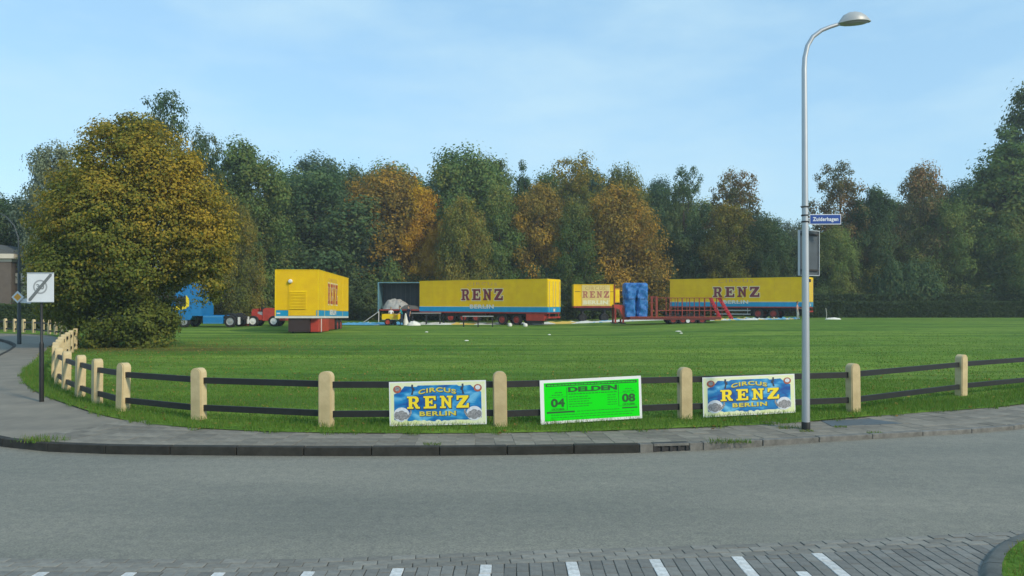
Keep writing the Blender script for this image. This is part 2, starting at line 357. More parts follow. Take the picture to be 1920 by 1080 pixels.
def leaf_mat(name, a, b, c, trans=0.35):
    m = bpy.data.materials.new(name); m.use_nodes = True; N, L = m.node_tree.nodes, m.node_tree.links
    N.remove(N['Principled BSDF'])
    t = N.new('ShaderNodeAttribute'); t.attribute_name = 'tint'; h = N.new('ShaderNodeAttribute'); h.attribute_name = 'turn'
    m1 = N.new('ShaderNodeMix'); m1.data_type = 'RGBA'; m1.inputs[6].default_value = (*a, 1); m1.inputs[7].default_value = (*b, 1); L.new(t.outputs['Fac'], m1.inputs[0])
    m2 = N.new('ShaderNodeMix'); m2.data_type = 'RGBA'; m2.inputs[7].default_value = (*c, 1); L.new(h.outputs['Fac'], m2.inputs[0]); L.new(m1.outputs[2], m2.inputs[6])
    oi = N.new('ShaderNodeObjectInfo'); mr = N.new('ShaderNodeMapRange'); mr.inputs[3].default_value = .86; mr.inputs[4].default_value = 1.14; L.new(oi.outputs['Random'], mr.inputs[0])
    hs = N.new('ShaderNodeHueSaturation'); L.new(mr.outputs[0], hs.inputs['Value']); L.new(m2.outputs[2], hs.inputs['Color'])
    d = N.new('ShaderNodeBsdfDiffuse'); tr = N.new('ShaderNodeBsdfTranslucent'); mx = N.new('ShaderNodeMixShader'); mx.inputs[0].default_value = trans
    L.new(hs.outputs[0], d.inputs[0]); L.new(hs.outputs[0], tr.inputs[0]); L.new(d.outputs[0], mx.inputs[1]); L.new(tr.outputs[0], mx.inputs[2])
    L.new(mx.outputs[0], N['Material Output'].inputs[0])
    return m
LM = {
 'dark':   leaf_mat('leaves_dark_green', (.044, .095, .042), (.107, .174, .072), (.174, .191, .058)),
 'mid':    leaf_mat('leaves_mid_green', (.072, .139, .042), (.162, .241, .070), (.267, .249, .060)),
 'light':  leaf_mat('leaves_light_green', (.104, .174, .051), (.209, .278, .077), (.290, .267, .070)),
 'grey':   leaf_mat('leaves_grey_green', (.110, .151, .099), (.203, .244, .151), (.244, .255, .122)),
 'blue':   leaf_mat('leaves_hazy_green', (.039, .097, .067), (.086, .157, .099), (.128, .168, .087)),  # bluish haze of distance put into the leaf colour
 'olive':  leaf_mat('leaves_olive', (.104, .139, .035), (.215, .226, .053), (.418, .290, .049)),
 'brown':  leaf_mat('leaves_golden_brown', (.139, .130, .035), (.336, .238, .049), (.626, .348, .042)),
 'orange': leaf_mat('leaves_orange', (.394, .238, .037), (.720, .394, .035), (.720, .487, .031)),
 'rust':   leaf_mat('leaves_rusty_tips', (.093, .121, .046), (.180, .168, .065), (.371, .203, .087)),
 'big':    leaf_mat('leaves_golden_tree', (.077, .114, .026), (.180, .203, .042), (.557, .360, .044)),
 'hedge':  leaf_mat('leaves_hedge', (.051, .090, .035), (.104, .151, .053), (.116, .139, .058)),
 'blade':  leaf_mat('grass_blades', (.078, .172, .026), (.140, .235, .044), (.22, .20, .06)),
}

# ------------------------------------------------------------------ the lines of the ground plan, Y as a function of X
def line_fn(pts):
    P = sorted(pts); xs = np.array([p[0] for p in P]); ys = np.array([p[1] for p in P])
    m = np.gradient(ys, xs)
    def f(X):
        X = np.asarray(X, float); i = np.clip(np.searchsorted(xs, X) - 1, 0, len(xs) - 2)
        h = xs[i + 1] - xs[i]; t = np.clip((X - xs[i]) / h, 0, 1)
        return ((2*t**3 - 3*t**2 + 1) * ys[i] + (t**3 - 2*t**2 + t) * h * m[i] + (-2*t**3 + 3*t**2) * ys[i+1] + (t**3 - t**2) * h * m[i+1])
    return f
kp = [px(x, y)[:2] for x, y in ((0, 822), (60, 829), (150, 834), (300, 837), (500, 838.5), (700, 839), (900, 838), (1100, 835), (1260, 832), (1500, 822), (1700, 811), (1920, 796))]
K = line_fn([(-70, 66), (-48, 56), (-36, 48.5), (-28.8, 42), (-24.0, 35.9), (-19.8, 28.5), (-16.2, 21.5), (-12.6, 16.0), (-10, 13.1)] + kp + [(12, 15.2), (18, 20.5), (30, 34), (60, 70)])
V = line_fn([(-75, 84), (-52, 66), (-40, 55)] + [px(x, y)[:2] for x, y in ((0, 625), (55, 626.5), (92, 629), (111, 636), (103, 645), (75, 666), (58, 682), (42, 700), (45, 716), (75, 738), (130, 759), (200, 780), (300, 797), (480, 809), (700, 813), (960, 812), (1240, 805), (1500, 792), (1700, 776), (1920, 758))] + [(15, 19.5), (20, 24.5), (31, 36.5), (60, 73)])
def roadz(X): return -0.125 + 0.055 * smn((np.asarray(X, float) - 1.5) / 4.0)

def strip(name, m, xs, f0, f1, rows, zf, pw=1.0, smooth=True):
    xs = np.asarray(xs, float); n = len(xs); t = np.linspace(0, 1, rows) ** pw
    Y = f0(xs)[None, :] + t[:, None] * (f1(xs) - f0(xs))[None, :]; X = np.broadcast_to(xs, Y.shape)
    Z = zf(X, Y); Vv = np.stack([X, Y, Z], -1).reshape(-1, 3)
    i = np.arange((rows - 1) * n).reshape(rows - 1, n)[:, :-1].ravel()
    return np_mesh(name, Vv, np.stack([i, i + 1, i + n + 1, i + n], 1), m, smooth=smooth)

XS = np.concatenate([np.linspace(-75, -30, 24)[:-1], np.linspace(-30, 16, 150), np.linspace(16, 60, 24)[1:]])
# earth far out to the horizon, a little below everything
e = struct(obj('ground', MB().add([(-900, -60, -0.2), (900, -60, -0.2), (900, 1500, -0.2), (-900, 1500, -0.2)], [(0, 1, 2, 3)]).mesh('ground', M['grass'])))
road = struct(obj('road', strip('road', M['road'], XS, lambda x: np.full_like(x, -25.0), lambda x: K(x) + 0.10, 60, lambda X, Y: roadz(X) + 0 * Y, 0.5)))
pav = struct(obj('pavement', strip('pavement', M['pavement'], XS, lambda x: K(x) + 0.10, lambda x: V(x) + 0.5, 10, lambda X, Y: 0 * X - 0.012)))
field = struct(obj('field', strip('field', M['grass'], np.concatenate([XS, np.linspace(60, 240, 20)[1:]]), lambda x: V(np.clip(x, -75, 60)), lambda x: np.full_like(x, 230.0), 130, lambda X, Y: terrain_n(X, Y) + 0.012 + 0.012 * np.sin(X * 1.7 + Y) * np.sin(Y * 1.3), 2.2)))

# kerb stones, one metre each
kerb = struct(obj('kerb', None)); kerb.empty_display_size = 0.2
def arc_points(f, x0, x1, step):
    xs = np.linspace(x0, x1, 6000); ys = f(xs); s = np.concatenate([[0], np.cumsum(np.hypot(np.diff(xs), np.diff(ys)))])
    q = np.arange(0, s[-1], step); return np.stack([np.interp(q, s, xs), np.interp(q, s, ys)], 1)
kpts = arc_points(K, -45, 20, 0.98)
km = {k: MB().box(-0.484, 0, -0.22, 0.484, 0.13, 0.0, 0.012).mesh('kerb_stone', M[k]) for k in ('kerb_dark', 'kerb_grey')}
gcx = col(1268, 10.95); gully = min(range(len(kpts) - 1), key=lambda i: abs((kpts[i][0] + kpts[i + 1][0]) / 2 - gcx))
for i, (a, b) in enumerate(zip(kpts[:-1], kpts[1:])):
    c = (a + b) / 2; ang = math.atan2(b[1] - a[1], b[0] - a[0])
    if i == gully: gc, gang = c, ang; continue
    obj('kerb_stone', km['kerb_dark' if i < gully else 'kerb_grey'], kerb, (c[0], c[1], 0.004 + R.uniform(-.006, .006)), (R.uniform(-.015, .015), R.uniform(-.004, .004), ang + R.uniform(-.008, .008)))
hs_ = MB().box(-.102, 0, -.22, .102, .13, 0, .01).mesh('kerb_stone', M['kerb_grey'])
for sx in (-1, 1): obj('kerb_stone', hs_, kerb, (gc[0] + math.cos(gang) * sx * .383, gc[1] + math.sin(gang) * sx * .383, .003), (0, 0, gang))
g = thing('kerb_gully', 'cast iron gully with dark slots set in the kerb below the right poster', 'gully', (gc[0], gc[1], 0), gang)
MB().box(-.275, .03, -.2, .275, .15, .003, .006).build('housing', M['iron'], g)
MB().box(-.275, .002, -.035, .275, .029, .004, .004).build('lintel', M['kerb_grey'], g)
for k in range(5): MB().box(-.272 + k * .125, .008, -.2, -.232 + k * .125, .028, -.037).build('bar', M['iron'], g)

# paving tiles along the footway
tm = MB().box(-.1465, -.1465, -.05, .1465, .1465, 0, .004).mesh('paving_tile', M['tile'])
tp = arc_points(lambda x: K(x) + 0.14, -7.6, 13.5, 0.297); nt = 0; cand = []
for a, b in zip(tp[:-1], tp[1:]):
    c = (a + b) / 2; ang = math.atan2(b[1] - a[1], b[0] - a[0]); nx, ny = -math.sin(ang), math.cos(ang)
    for j in range(7):
        p = (c[0] + nx * (.148 + .297 * j), c[1] + ny * (.148 + .297 * j))
        if p[1] > float(V(p[0])) + 0.25: break
        if 1.2 < 2 and abs(p[0]) < p[1] * 0.70: cand.append((p[1], p[0], p[1], ang))
cand.sort(); 
rest = MB()
for i, (_, x, y, ang) in enumerate(cand):
    z = R.uniform(-.003, .004)
    if i < 300: obj('paving_tile', tm, pav, (x, y, z), (R.uniform(-.006, .006), R.uniform(-.006, .006), ang))
    else:
        c_, s_ = math.cos(ang) * .1465, math.sin(ang) * .1465
        q = [(x + c_ * i_ - s_ * j_, y + s_ * i_ + c_ * j_, z + dz) for dz in (-.05, 0) for i_, j_ in ((-1, -1), (1, -1), (1, 1), (-1, 1))]
        rest.add(q, [(4, 5, 6, 7), (0, 1, 5, 4), (1, 2, 6, 5), (2, 3, 7, 6), (3, 0, 4, 7)])
if rest.v: struct(rest.build('far_paving_tiles', M['tile'], pav), 'stuff')
# dark repair plate in the footway right of the lamp post
pl = [px(x, y, .004) for x, y in ((1540, 789), (1632, 785.5), (1694, 794), (1560, 799))]
struct(MB().add([(x, y, .006) for x, y, z in pl] + [(x, y, -.04) for x, y, z in pl], [(0, 1, 2, 3), (0, 4, 5, 1), (1, 5, 6, 2), (2, 6, 7, 3), (3, 7, 4, 0)]).build('asphalt_patch', M['plate']))

# clinker ramp at the near edge of the road, with white clinker marks
SEAM = line_fn([(-12, 6.6)] + [px(x, y, -.11)[:2] for x, y in ((0, 1045), (300, 1046.5), (600, 1045), (750, 1040), (960, 1032), (1400, 1019), (1700, 1011), (1920, 1004))] + [(9, 7.75)])
ramp = struct(obj('clinker_paving', strip('clinker_paving', M['joint'], np.linspace(-8, 8, 80), lambda x: np.full_like(x, 4.2), lambda x: SEAM(x), 6, lambda X, Y: roadz(X) + .004)))
pm = {k: MB().box(-.0485, -.1, -.03, .0485, .1, 0, .004).mesh('paver', M[k]) for k in ('paver', 'paver_white')}
pe = MB().box(-.1, -.0485, -.03, .1, .0485, 0, .004).mesh('paver', M['paver_edge'])
pieces = []
for j in range(3):
    x = -7.5 + (0.1 if j % 2 else 0)
    while x < 7.5:
        y = float(SEAM(x)) - .052 - j * .103; ang = math.atan2(float(SEAM(x + .1) - SEAM(x - .1)), .2)
        pieces.append((x, y, pe, ang)); x += .205
WX = [col(x, 6.3) for x in (1072,)][0]
for i in range(-72, 73):
    x = WX + i * .1035; off = .5 * (i % 2) * (i % 7 != 0)
    for r in range(-1 if off else 0, 9):
        d = .31 + .1 + (r + off) * .207
        if d < .40:
            if off: pieces.append((x, float(SEAM(x)) - .31 - .051, 'half', 0.0))
            continue
        y = float(SEAM(x)) - d - .004
        white = i <= 21 and ((i % 7 == 0) or (i % 7 == 4 and r >= 2))
        pieces.append((x, y, pm['paver_white' if white else 'paver'], 0.0))
ph = MB().box(-.0485, -.048, -.03, .0485, .048, 0, .004).mesh('paver', M['paver'])
pieces = [(x, y, ph if me == 'half' else me, a) for x, y, me, a in pieces]
vis = [q for q in pieces if q[1] > 5.98 and abs(q[0]) < q[1] * .695]
vis.sort(key=lambda q: q[1]); pick = set(id(q) for q in vis[:300])
pr = {False: MB(), True: MB()}
for q in pieces:
    x, y, me, ang = q; z = float(roadz(x)) + .010 + R.uniform(-.002, .002)
    if id(q) in pick: obj('paver', me, ramp, (x + R.uniform(-.003, .003), y, z), (R.uniform(-.01, .01), R.uniform(-.012, .012), ang + R.uniform(-.015, .015)))
    else:
        hx, hy = (.1, .0485) if me is pe else (.0485, .048) if me is ph else (.0485, .1)
        if me is pm['paver_white']: obj('paver', me, ramp, (x, y, z)); continue
        pr[me is pe].box(x - hx, y - hy, z - .03, x + hx, y + hy, z)
struct(pr[False].build('further_pavers', M['paver'], ramp), 'stuff'); struct(pr[True].build('further_edge_pavers', M['paver_edge'], ramp), 'stuff')

# corner of the near verge, bottom right: a rounded kerb round a bit of grass
cx, cy, cr = 6.42, 4.3, 3.15
corner = struct(obj('verge', None)); corner.location = (cx, cy, -.08)
seg = 30; va = [(cr * math.cos(t), cr * math.sin(t)) for t in np.linspace(math.radians(60), math.radians(200), seg)]
MB().add([(0, 0, .05)] + [(x * .96, y * .96, .05) for x, y in va], [(0, i + 1, i + 2) for i in range(seg - 1)]).build('turf', M['grass'], corner)
kcm = mat('kerb_worn', (.15, .152, .138), .9, scale=6, c2=(.09, .094, .084), bump=.4)
for i in range(10):
    t0, t1 = math.radians(60 + i * 14), math.radians(60 + (i + 1) * 14 - .25); mb = MB(); n = 5
    for k in range(n):
        t = t0 + (t1 - t0) * k / (n - 1); c_, s_ = math.cos(t), math.sin(t)
        for r_, z_ in ((cr + .03, -.08), (cr + .02, -.02), (cr - .01, .02), (cr - .05, .045), (cr - .14, .055), (cr - .14, -.08)): mb.v.append((r_ * c_, r_ * s_, z_))
    for k in range(n - 1):
        for q in range(6): mb.f.append((k * 6 + q, k * 6 + (q + 1) % 6, (k + 1) * 6 + (q + 1) % 6, (k + 1) * 6 + q))
    mb.f += [tuple(range(6)), tuple((n - 1) * 6 + q for q in range(6))]
    mb.build('kerb_stone', kcm, corner, True)

# ------------------------------------------------------------------ grass blades on the verge and the near field
rng = np.random.default_rng(3)
def blades(n, sx, sy, cond, h0, h1, w0, w1, zf, turn=0.12):
    X = rng.uniform(*sx, n); Y = rng.uniform(*sy, n); k = cond(X, Y)
    dry = (1.15 - ((X + 14.5) / 6.5) ** 2 - ((Y - 33.2) / 2.6) ** 2 + .5 * np.sin(X * 2.1 + Y) * np.sin(Y * 3.1)).clip(0, 1); k &= rng.random(n) > dry * .75; X, Y, dry = X[k], Y[k], dry[k]; n = len(X)
    h = rng.uniform(h0, h1, n); w = rng.uniform(w0, w1, n); a = rng.uniform(0, 6.283, n); l = rng.uniform(0.1, .7, n) * h; b = rng.uniform(0, 6.283, n)
    dx, dy = np.cos(a) * w / 2, np.sin(a) * w / 2; Z = zf(X, Y) - .01
    P = np.stack([np.stack([X - dx, Y - dy, Z], 1), np.stack([X + dx, Y + dy, Z], 1),
                  np.stack([X + dx * .3 + np.cos(b) * l, Y + dy * .3 + np.sin(b) * l, Z + h], 1), np.stack([X - dx * .3 + np.cos(b) * l, Y - dy * .3 + np.sin(b) * l, Z + h * .97], 1)], 1)
    return P, np.clip(rng.normal(.45, .28, n), 0, 1), np.maximum((rng.random(n) < turn) * rng.uniform(.3, 1, n), dry * .8)
def blades_obj(name, parts):
    P = np.concatenate([p[0] for p in parts]).reshape(-1, 3)
    return struct(obj(name, np_mesh(name, P, np.arange(len(P)).reshape(-1, 4), LM['blade'], {'tint': np.concatenate([p[1] for p in parts]), 'turn': np.concatenate([p[2] for p in parts])})), 'stuff')
tz = lambda X, Y: terrain_n(X, Y) + 0.012
infr = lambda X, Y: np.abs(X) < Y * .70 + .5
edge = lambda X: V(X) + 0.10 * np.sin(X * 5.1) + .08 * np.sin(X * 13.7 + 1)
o = blades_obj('verge_grass', [
    blades(260000, (-16, 15), (11.6, 25), lambda X, Y: (Y > edge(X) - .05) & (Y < V(X) + 1.15) & infr(X, Y), .05, .13, .006, .013, tz, .10),
    blades(14000, (-27, -14), (18, 46), lambda X, Y: (Y > V(X) - .05) & (Y < V(X) + 1.4) & infr(X, Y), .06, .14, .016, .03, tz, .2)])
tag(o, 'tuft-edged green verge grass between footway and fence', 'grass')
o = blades_obj('field_grass', [
    blades(150000, (-16, 16), (12.5, 20), lambda X, Y: (Y > V(X) + 1.0) & infr(X, Y), .03, .07, .008, .016, tz, .12),
    blades(150000, (-32, 32), (19.5, 46), lambda X, Y: (Y > V(X) + 1.2) & infr(X, Y) & (rng.random(len(X)) < np.clip(1.2 - (Y - 19.5) / 24, 0, 1)), .025, .06, .016, .034, tz, .14)])
tag(o, 'short mown green grass of the open field', 'grass')
def weed(x, y, s, label, z=0):
    X, Y, _ = px(x, y); P, t, u = blades(110, (-.13 * s, .13 * s), (-.06 * s, .06 * s), lambda a, b: np.ones_like(a, bool), 0.015 * s, .055 * s, .007, .013, lambda a, b: a * 0, .35)
    o = obj('weed_tuft', np_mesh('weed_tuft', P.reshape(-1, 3), np.arange(P.shape[0] * 4).reshape(-1, 4), LM['blade'], {'tint': t, 'turn': u}), None, (X, Y, z)); tag(o, label, 'weed', 'weeds in the paving')
for x, y, s, lb in ((1480, 803, 1.5, 'green weed tuft growing just left of the lamp post foot'), (1512, 809, .9, 'low weed in front of the lamp post foot'), (1575, 801, .8, 'small weed at the near corner of the dark paving patch'),
                    (1350, 829, 1.5, 'weed patch by the kerb below the right-hand poster'), (1390, 829, 1.3, 'weed patch by the kerb, nearer the lamp post'), (90, 827, 2.2, 'yellowish weed tuft on the kerb at far left'), (62, 826, 2.0, 'yellowish weed tuft at the left end of the kerb'),
                    (810, 834, 1.0, 'tiny weed on the kerb below the left poster'), (1640, 812, .9, 'tiny weed by the pale kerb right of the lamp post')): weed(x, y, s, lb)
P, t, u = blades(9000, (3.4, 6.5), (4.6, 7.4), lambda X, Y: (X - cx) ** 2 + (Y - cy) ** 2 < (cr - .13) ** 2, .02, .05, .006, .012, lambda X, Y: 0 * X - .03, .6)
struct(obj('turf_blades', np_mesh('turf_blades', P.reshape(-1, 3) - np.array([cx, cy, -.08]), np.arange(len(P) * 4).reshape(-1, 4), LM['blade'], {'tint': t, 'turn': u}), corner), 'stuff')

g_ = np.random.default_rng(91); n_ = 5200
X_ = np.concatenate([g_.normal(-17, 6.5, 3400), g_.uniform(-14, 14, 1800)]); Y_ = np.concatenate([g_.normal(34, 4.5, 3400), g_.uniform(11.5, 24, 1800)])
k_ = (Y_ > V(X_) - .25) & infr(X_, Y_); X_, Y_ = X_[k_], Y_[k_]; n_ = len(X_); P_ = np.stack([X_, Y_, terrain_n(X_, Y_) + g_.uniform(.02, .06, n_)], 1)
a_ = g_.normal(size=(n_, 3)) * np.array([1, 1, .35]); a_ /= np.linalg.norm(a_, axis=1)[:, None]; b_ = np.cross(a_, g_.normal(0, .25, (n_, 3)) + np.array([0, 0, 1])); b_ /= np.linalg.norm(b_, axis=1)[:, None]
L_ = g_.uniform(.022, .05, n_)[:, None]; Q_ = np.stack([P_ + a_ * L_, P_ + b_ * L_ * .65, P_ - a_ * L_, P_ - b_ * L_ * .65], 1).reshape(-1, 3)
fl = struct(obj('fallen_leaves', np_mesh('fallen_leaves', Q_, np.arange(len(Q_)).reshape(-1, 4), leaf_mat('fallen_leaf', (.16, .09, .03), (.34, .21, .05), (.42, .34, .10)), {'tint': g_.random(n_), 'turn': g_.random(n_) * .6})), 'stuff'); tag(fl, 'brown and yellow fallen leaves strewn over the grass', 'leaves')
# ------------------------------------------------------------------ fence
fence = thing('fence', 'low fence of cream posts with two black rails curving round the field', 'fence', (0, 0, 0))
FP = [(2310, 690), (2040, 718), (1802, 743), (1600, 773), (1284, 786), (938, 800), (612, 800), (373, 788), (230, 771), (182, 757.5), (150, 745), (124, 732.5), (109, 721), (103, 711), (105, 701), (109, 692), (114, 683), (120, 675), (127, 668), (134, 661.5), (141, 655), (145, 649), (144, 643), (139.5, 638.5), (133, 635), (123, 632), (114, 630), (104, 628.3), (92, 626.8), (80, 625.8), (63, 624.6), (44, 623.6), (27, 622.8), (10, 622), (-9, 621.4), (-30, 620.8)]
fp = [px(x, y) for x, y in FP]
def post_mesh():
    prof = [(-.115, 0), (.115, 0), (.115, .86), (.10, .905), (.07, .935), (.03, .95), (-.03, .95), (-.07, .935), (-.10, .905), (-.115, .86)]
    bm = bmesh.new(); b = MB().prism(prof, -.085, .085)
    me = bpy.data.meshes.new('t'); me.from_pydata(b.v, [], b.f); bm.from_mesh(me); bmesh.ops.recalc_face_normals(bm, faces=bm.faces[:])
    bmesh.ops.bevel(bm, geom=[e_ for e_ in bm.edges if abs(e_.verts[0].co.y - e_.verts[1].co.y) < .01], offset=.016, segments=2, affect='EDGES')
    return MB().bm(bm).mesh('post', M['post'], True)
pmesh = post_mesh()
for i, p in enumerate(fp):
    a = Vector(fp[max(i - 1, 0)]); b = Vector(fp[min(i + 1, len(fp) - 1)]); d = a - b
    obj('post', pmesh, fence, (p[0], p[1], -.02), (R.uniform(-.025, .025), R.uniform(-.025, .025), math.atan2(d.y, d.x) + R.uniform(-.09, .09)))
for a, b in zip(fp[:-1], fp[1:]):
    a, b = Vector(a), Vector(b); d = (b - a).normalized()
    for z in (.715, .225):
        s = R.uniform(-.012, .012)
        MB().bar(a + d * .02 + Vector((0, 0, z + s)), b - d * .02 + Vector((0, 0, z + R.uniform(-.012, .012))), .05, .105).build('rail', M['rail'], fence)

# ------------------------------------------------------------------ poster boards on the fence
def fence_point(x):                      # where image column x meets the fence line
    s = (x - 960) / F
    for a, b in zip(fp[:-1], fp[1:]):
        fa, fb = a[0] - s * a[1], b[0] - s * b[1]
        if fa * fb <= 0:
            t = fa / (fa - fb); return Vector((a[0] + (b[0] - a[0]) * t, a[1] + (b[1] - a[1]) * t, 0))
def board(name, label, x0, x1, h, tilt, z0):
    a, b = fence_point(x0), fence_point(x1); d = (b - a); n = Vector((d.y, -d.x, 0)).normalized()
    if n.y > 0: n = -n
    w = d.length; root = thing(name, label, 'poster', a + n * .075 + Vector((0, 0, z0)), math.atan2(d.y, d.x)); root.rotation_euler.y = tilt; root.rotation_euler.x = -.03
    return root, w
def ellipse(cx_, cz, rx, rz, y, n=20): return [(cx_ + rx * math.cos(2 * math.pi * k / n), y, cz + rz * math.sin(2 * math.pi * k / n)) for k in range(n)], [tuple(range(n))]
def poly(pts, y): return [(p[0], y, p[1]) for p in pts], [tuple(range(len(pts)))]
def circus_poster(label, x0, x1, h, tilt, z0):
    r, w = board('circus_poster', label, x0, x1, h, tilt, z0)
    P = lambda u, v: (u * w, v * h)
    MB().box(0, 0, 0, w, .008, h).build('board', M['posterwhite'], r)
    MB().box(.02, -.002, .02, w - .02, 0, h - .02).build('border_print', M['postercream'], r)
    bl = [P(*q) for q in ((.05, .14), (.12, .10), (.3, .115), (.5, .085), (.7, .12), (.88, .10), (.95, .16), (.95, .74), (.90, .78), (.84, .90), (.72, .88), (.70, .91), (.30, .91), (.28, .88), (.16, .90), (.11, .77), (.05, .72))]
    flat('blue_print', poly(bl, -.0035), M['pblue'], r)
    ref = slab2d('RENZ'); hal = slab2d('RENZ', off=.05)
    box = (.185 * w, .385 * h, .82 * w, .665 * h)
    sh = fit(hal, box[0] + .006, box[1] - .008, box[2] + .006, box[3] - .008, -.005, ref=ref); flat('lettering_shadow', sh, M['pshadow'], r)
    flat('lettering', fit(ref, *box, -.0065), M['pyellow'], r)
    t = text2d('CIRCUS', .035, 1.12)
    flat('lettering_shadow', fit(text2d('CIRCUS', .06, 1.12), .305 * w, .69 * h - .005, .69 * w + .008, .79 * h, -.005, .045, ref=t), M['pshadow'], r); flat('lettering', fit(t, .30 * w, .695 * h, .69 * w, .80 * h, -.0065, .045), M['pgold'], r)
    t = text2d('BERLIN', .035, 1.12)
    flat('lettering_shadow', fit(text2d('BERLIN', .06, 1.12), .315 * w, .205 * h, .69 * w, .31 * h, -.005, ref=t), M['pshadow'], r); flat('lettering', fit(t, .31 * w, .215 * h, .685 * w, .32 * h, -.0065), M['pgold'], r)
    for s in (0, 1):
        X = lambda u: (1 - u if s else u) * w
        # elephant head in a pale roundel: ears, skull, raised trunk
        flat('roundel', ellipse(X(.125), .255 * h, .082 * w, .165 * h, -.005), M['ppale'], r)
        el = MB(); el.add(*ellipse(X(.125), .235 * h, .045 * w, .115 * h, -.0065)); el.add(*ellipse(X(.078), .24 * h, .028 * w, .085 * h, -.0072)); el.add(*ellipse(X(.168), .235 * h, .022 * w, .075 * h, -.0072))
        el.add(*poly([(X(a_), b_ * h) for a_, b_ in ((.14, .16), (.175, .15), (.21, .20), (.232, .29), (.228, .36), (.215, .36), (.21, .29), (.19, .235), (.165, .23))], -.0078))
        el.build('elephant_print', M['pgrey'], r)
        # performer silhouette
        flat('figure_print', poly([(X(a_), b_ * h) for a_, b_ in ((.225, .70), (.245, .70), (.25, .78), (.265, .80), (.262, .85), (.248, .87), (.25, .93), (.232, .935), (.23, .87), (.238, .80))], -.0065), M['pshadow'], r)
        flat('emblem', ellipse(X(.085), .83 * h, .042 * w, .085 * h, -.0065), M['pred'], r); flat('emblem_centre', ellipse(X(.085), .84 * h, .026 * w, .05 * h, -.008), M['ppale' if s else 'pgrey'], r)
    for k in range(9):
        u = .18 + k * .08 + R.uniform(-.02, .02); flat('scroll_print', ellipse(u * w, .075 * h, .032 * w, .05 * h * R.uniform(.7, 1.2), -.0055 - k * .0002, 10), M['postercream'], r)
    return r
circus_poster('blue circus poster left of the green poster, with yellow lettering and elephants', 732, 913, .735, -.022, .02)
circus_poster('blue circus poster by the lamp post, right of the green poster', 1315, 1487, .715, -.012, .03)
r, w = board('date_poster', 'fluorescent green poster with dates and town name on the fence', 1012, 1201, .74, -.022, .02); h = .745
MB().box(0, 0, 0, w, .008, h).build('board', M['posterwhite'], r)
MB().box(.07, -.002, .045, w - .045, 0, h - .05).build('green_print', M['green'], r)
yb, yt = -.0035, -.005
def bars(name, q): 
    mb = MB()
    for u0, v0, u1, v1 in q: mb.add(*poly([(u0 * w, v0 * h), (u1 * w, v0 * h), (u1 * w, v1 * h), (u0 * w, v1 * h)], yb))
    mb.build(name, M['greendark'], r)
bars('heading_bar', [(.055, .845, .955, .91)])
def tx(s, u0, v0, u1, v1, b=.02): flat('lettering', fit(text2d(s, b), u0 * w, v0 * h, u1 * w, v1 * h, yt), M['greendark'], r)
tx('DELDEN', .27, .70, .755, .82, .05)
tx('04', .10, .37, .235, .57, .04); tx('08', .80, .40, .935, .60, .04)
tx('OKTOBER', .105, .30, .23, .345, .02); tx('OKTOBER', .805, .33, .93, .375, .02)
def small_print(name, rows, m='greendark'):          # print too small to read in the photo: rows of broken dashes
    mb = MB()
    for u0, v0, u1, v1 in rows:
        u = u0
        while u < u1 - .01:
            q = min(u1, u + R.uniform(.012, .04)); mb.add(*poly([(u * w, v0 * h), (q * w, v0 * h), (q * w, v1 * h), (u * w, v1 * h)], yt)); u = q + .007
    struct(mb.build(name, M[m], r), 'stuff')
small_print('heading_print', [(.07, .866, .94, .886)], 'green')
small_print('small_print', [(.275, .648, .75, .664), (.14, .695, .21, .711), (.11, .64, .23, .654), (.835, .705, .90, .72), (.81, .65, .925, .664)] + [(.275, v, .47 + .03 * (k % 2), v + .013) for k, v in enumerate((.585, .53, .475, .42, .365))] + [(.655, v, .75, v + .012) for v in (.585, .53, .475, .42, .365)])
small_print('small_print', [(.35, .25, .77, .262), (.10, .185, .92, .196), (.10, .13, .90, .14)])
bars('rule', [(.255, .30, .26, .81), (.08, .295, .255, .30), (.08, .60, .255, .605), (.765, .32, .77, .81), (.77, .315, .95, .32), (.77, .62, .95, .625)])
bars('footer_bar', [(.06, .235, .33, .275), (.80, .255, .955, .285)])

# ------------------------------------------------------------------ lamp post, street name sign, back of a sign
LX, LY, _ = px(1511, 805)
lamp = thing('street_lamp', 'tall galvanised street lamp with curved arm standing by the right poster', 'street lamp', (LX, LY, 0))
s1 = F / LY
zz = lambda y: (805 - y) / s1; xx = lambda x: (x - 1511) / s1
pts = [(0, 0, 0), (0, 0, .8), (xx(1510), 0, 3.0), (xx(1508), 0, zz(130))]
arm = [(1508, 130), (1509, 108), (1514, 86), (1524, 69), (1540, 57), (1556, 50.5), (1572, 45.5)]
MB().tube(pts, [.064, .062, .054, .042], 20).build('pole', M['galv'], lamp, True)
MB().tube([(xx(x), 0, zz(y)) for x, y in arm], [.042, .040, .038, .036, .034, .032, .030], 16).build('arm', M['galv'], lamp, True)
MB().lathe([(.070, -.02), (.070, .115), (.066, .125)], 20).build('base_sleeve', M['black'], lamp, True)
for y in (388, 404, 416): MB().lathe([(.058, zz(y) - .012), (.058, zz(y) + .012)], 16, c=(xx(1509), 0, 0)).build('clamp', M['iron'], lamp)
MB().bar((xx(1509) - .09, -.05, zz(388)), (xx(1509) + .07, -.05, zz(389)), .012, .012).build('clamp', M['iron'], lamp)
MB().box(.055, -.02, zz(529), .075, .02, zz(523)).build('bolt', M['iron'], lamp)
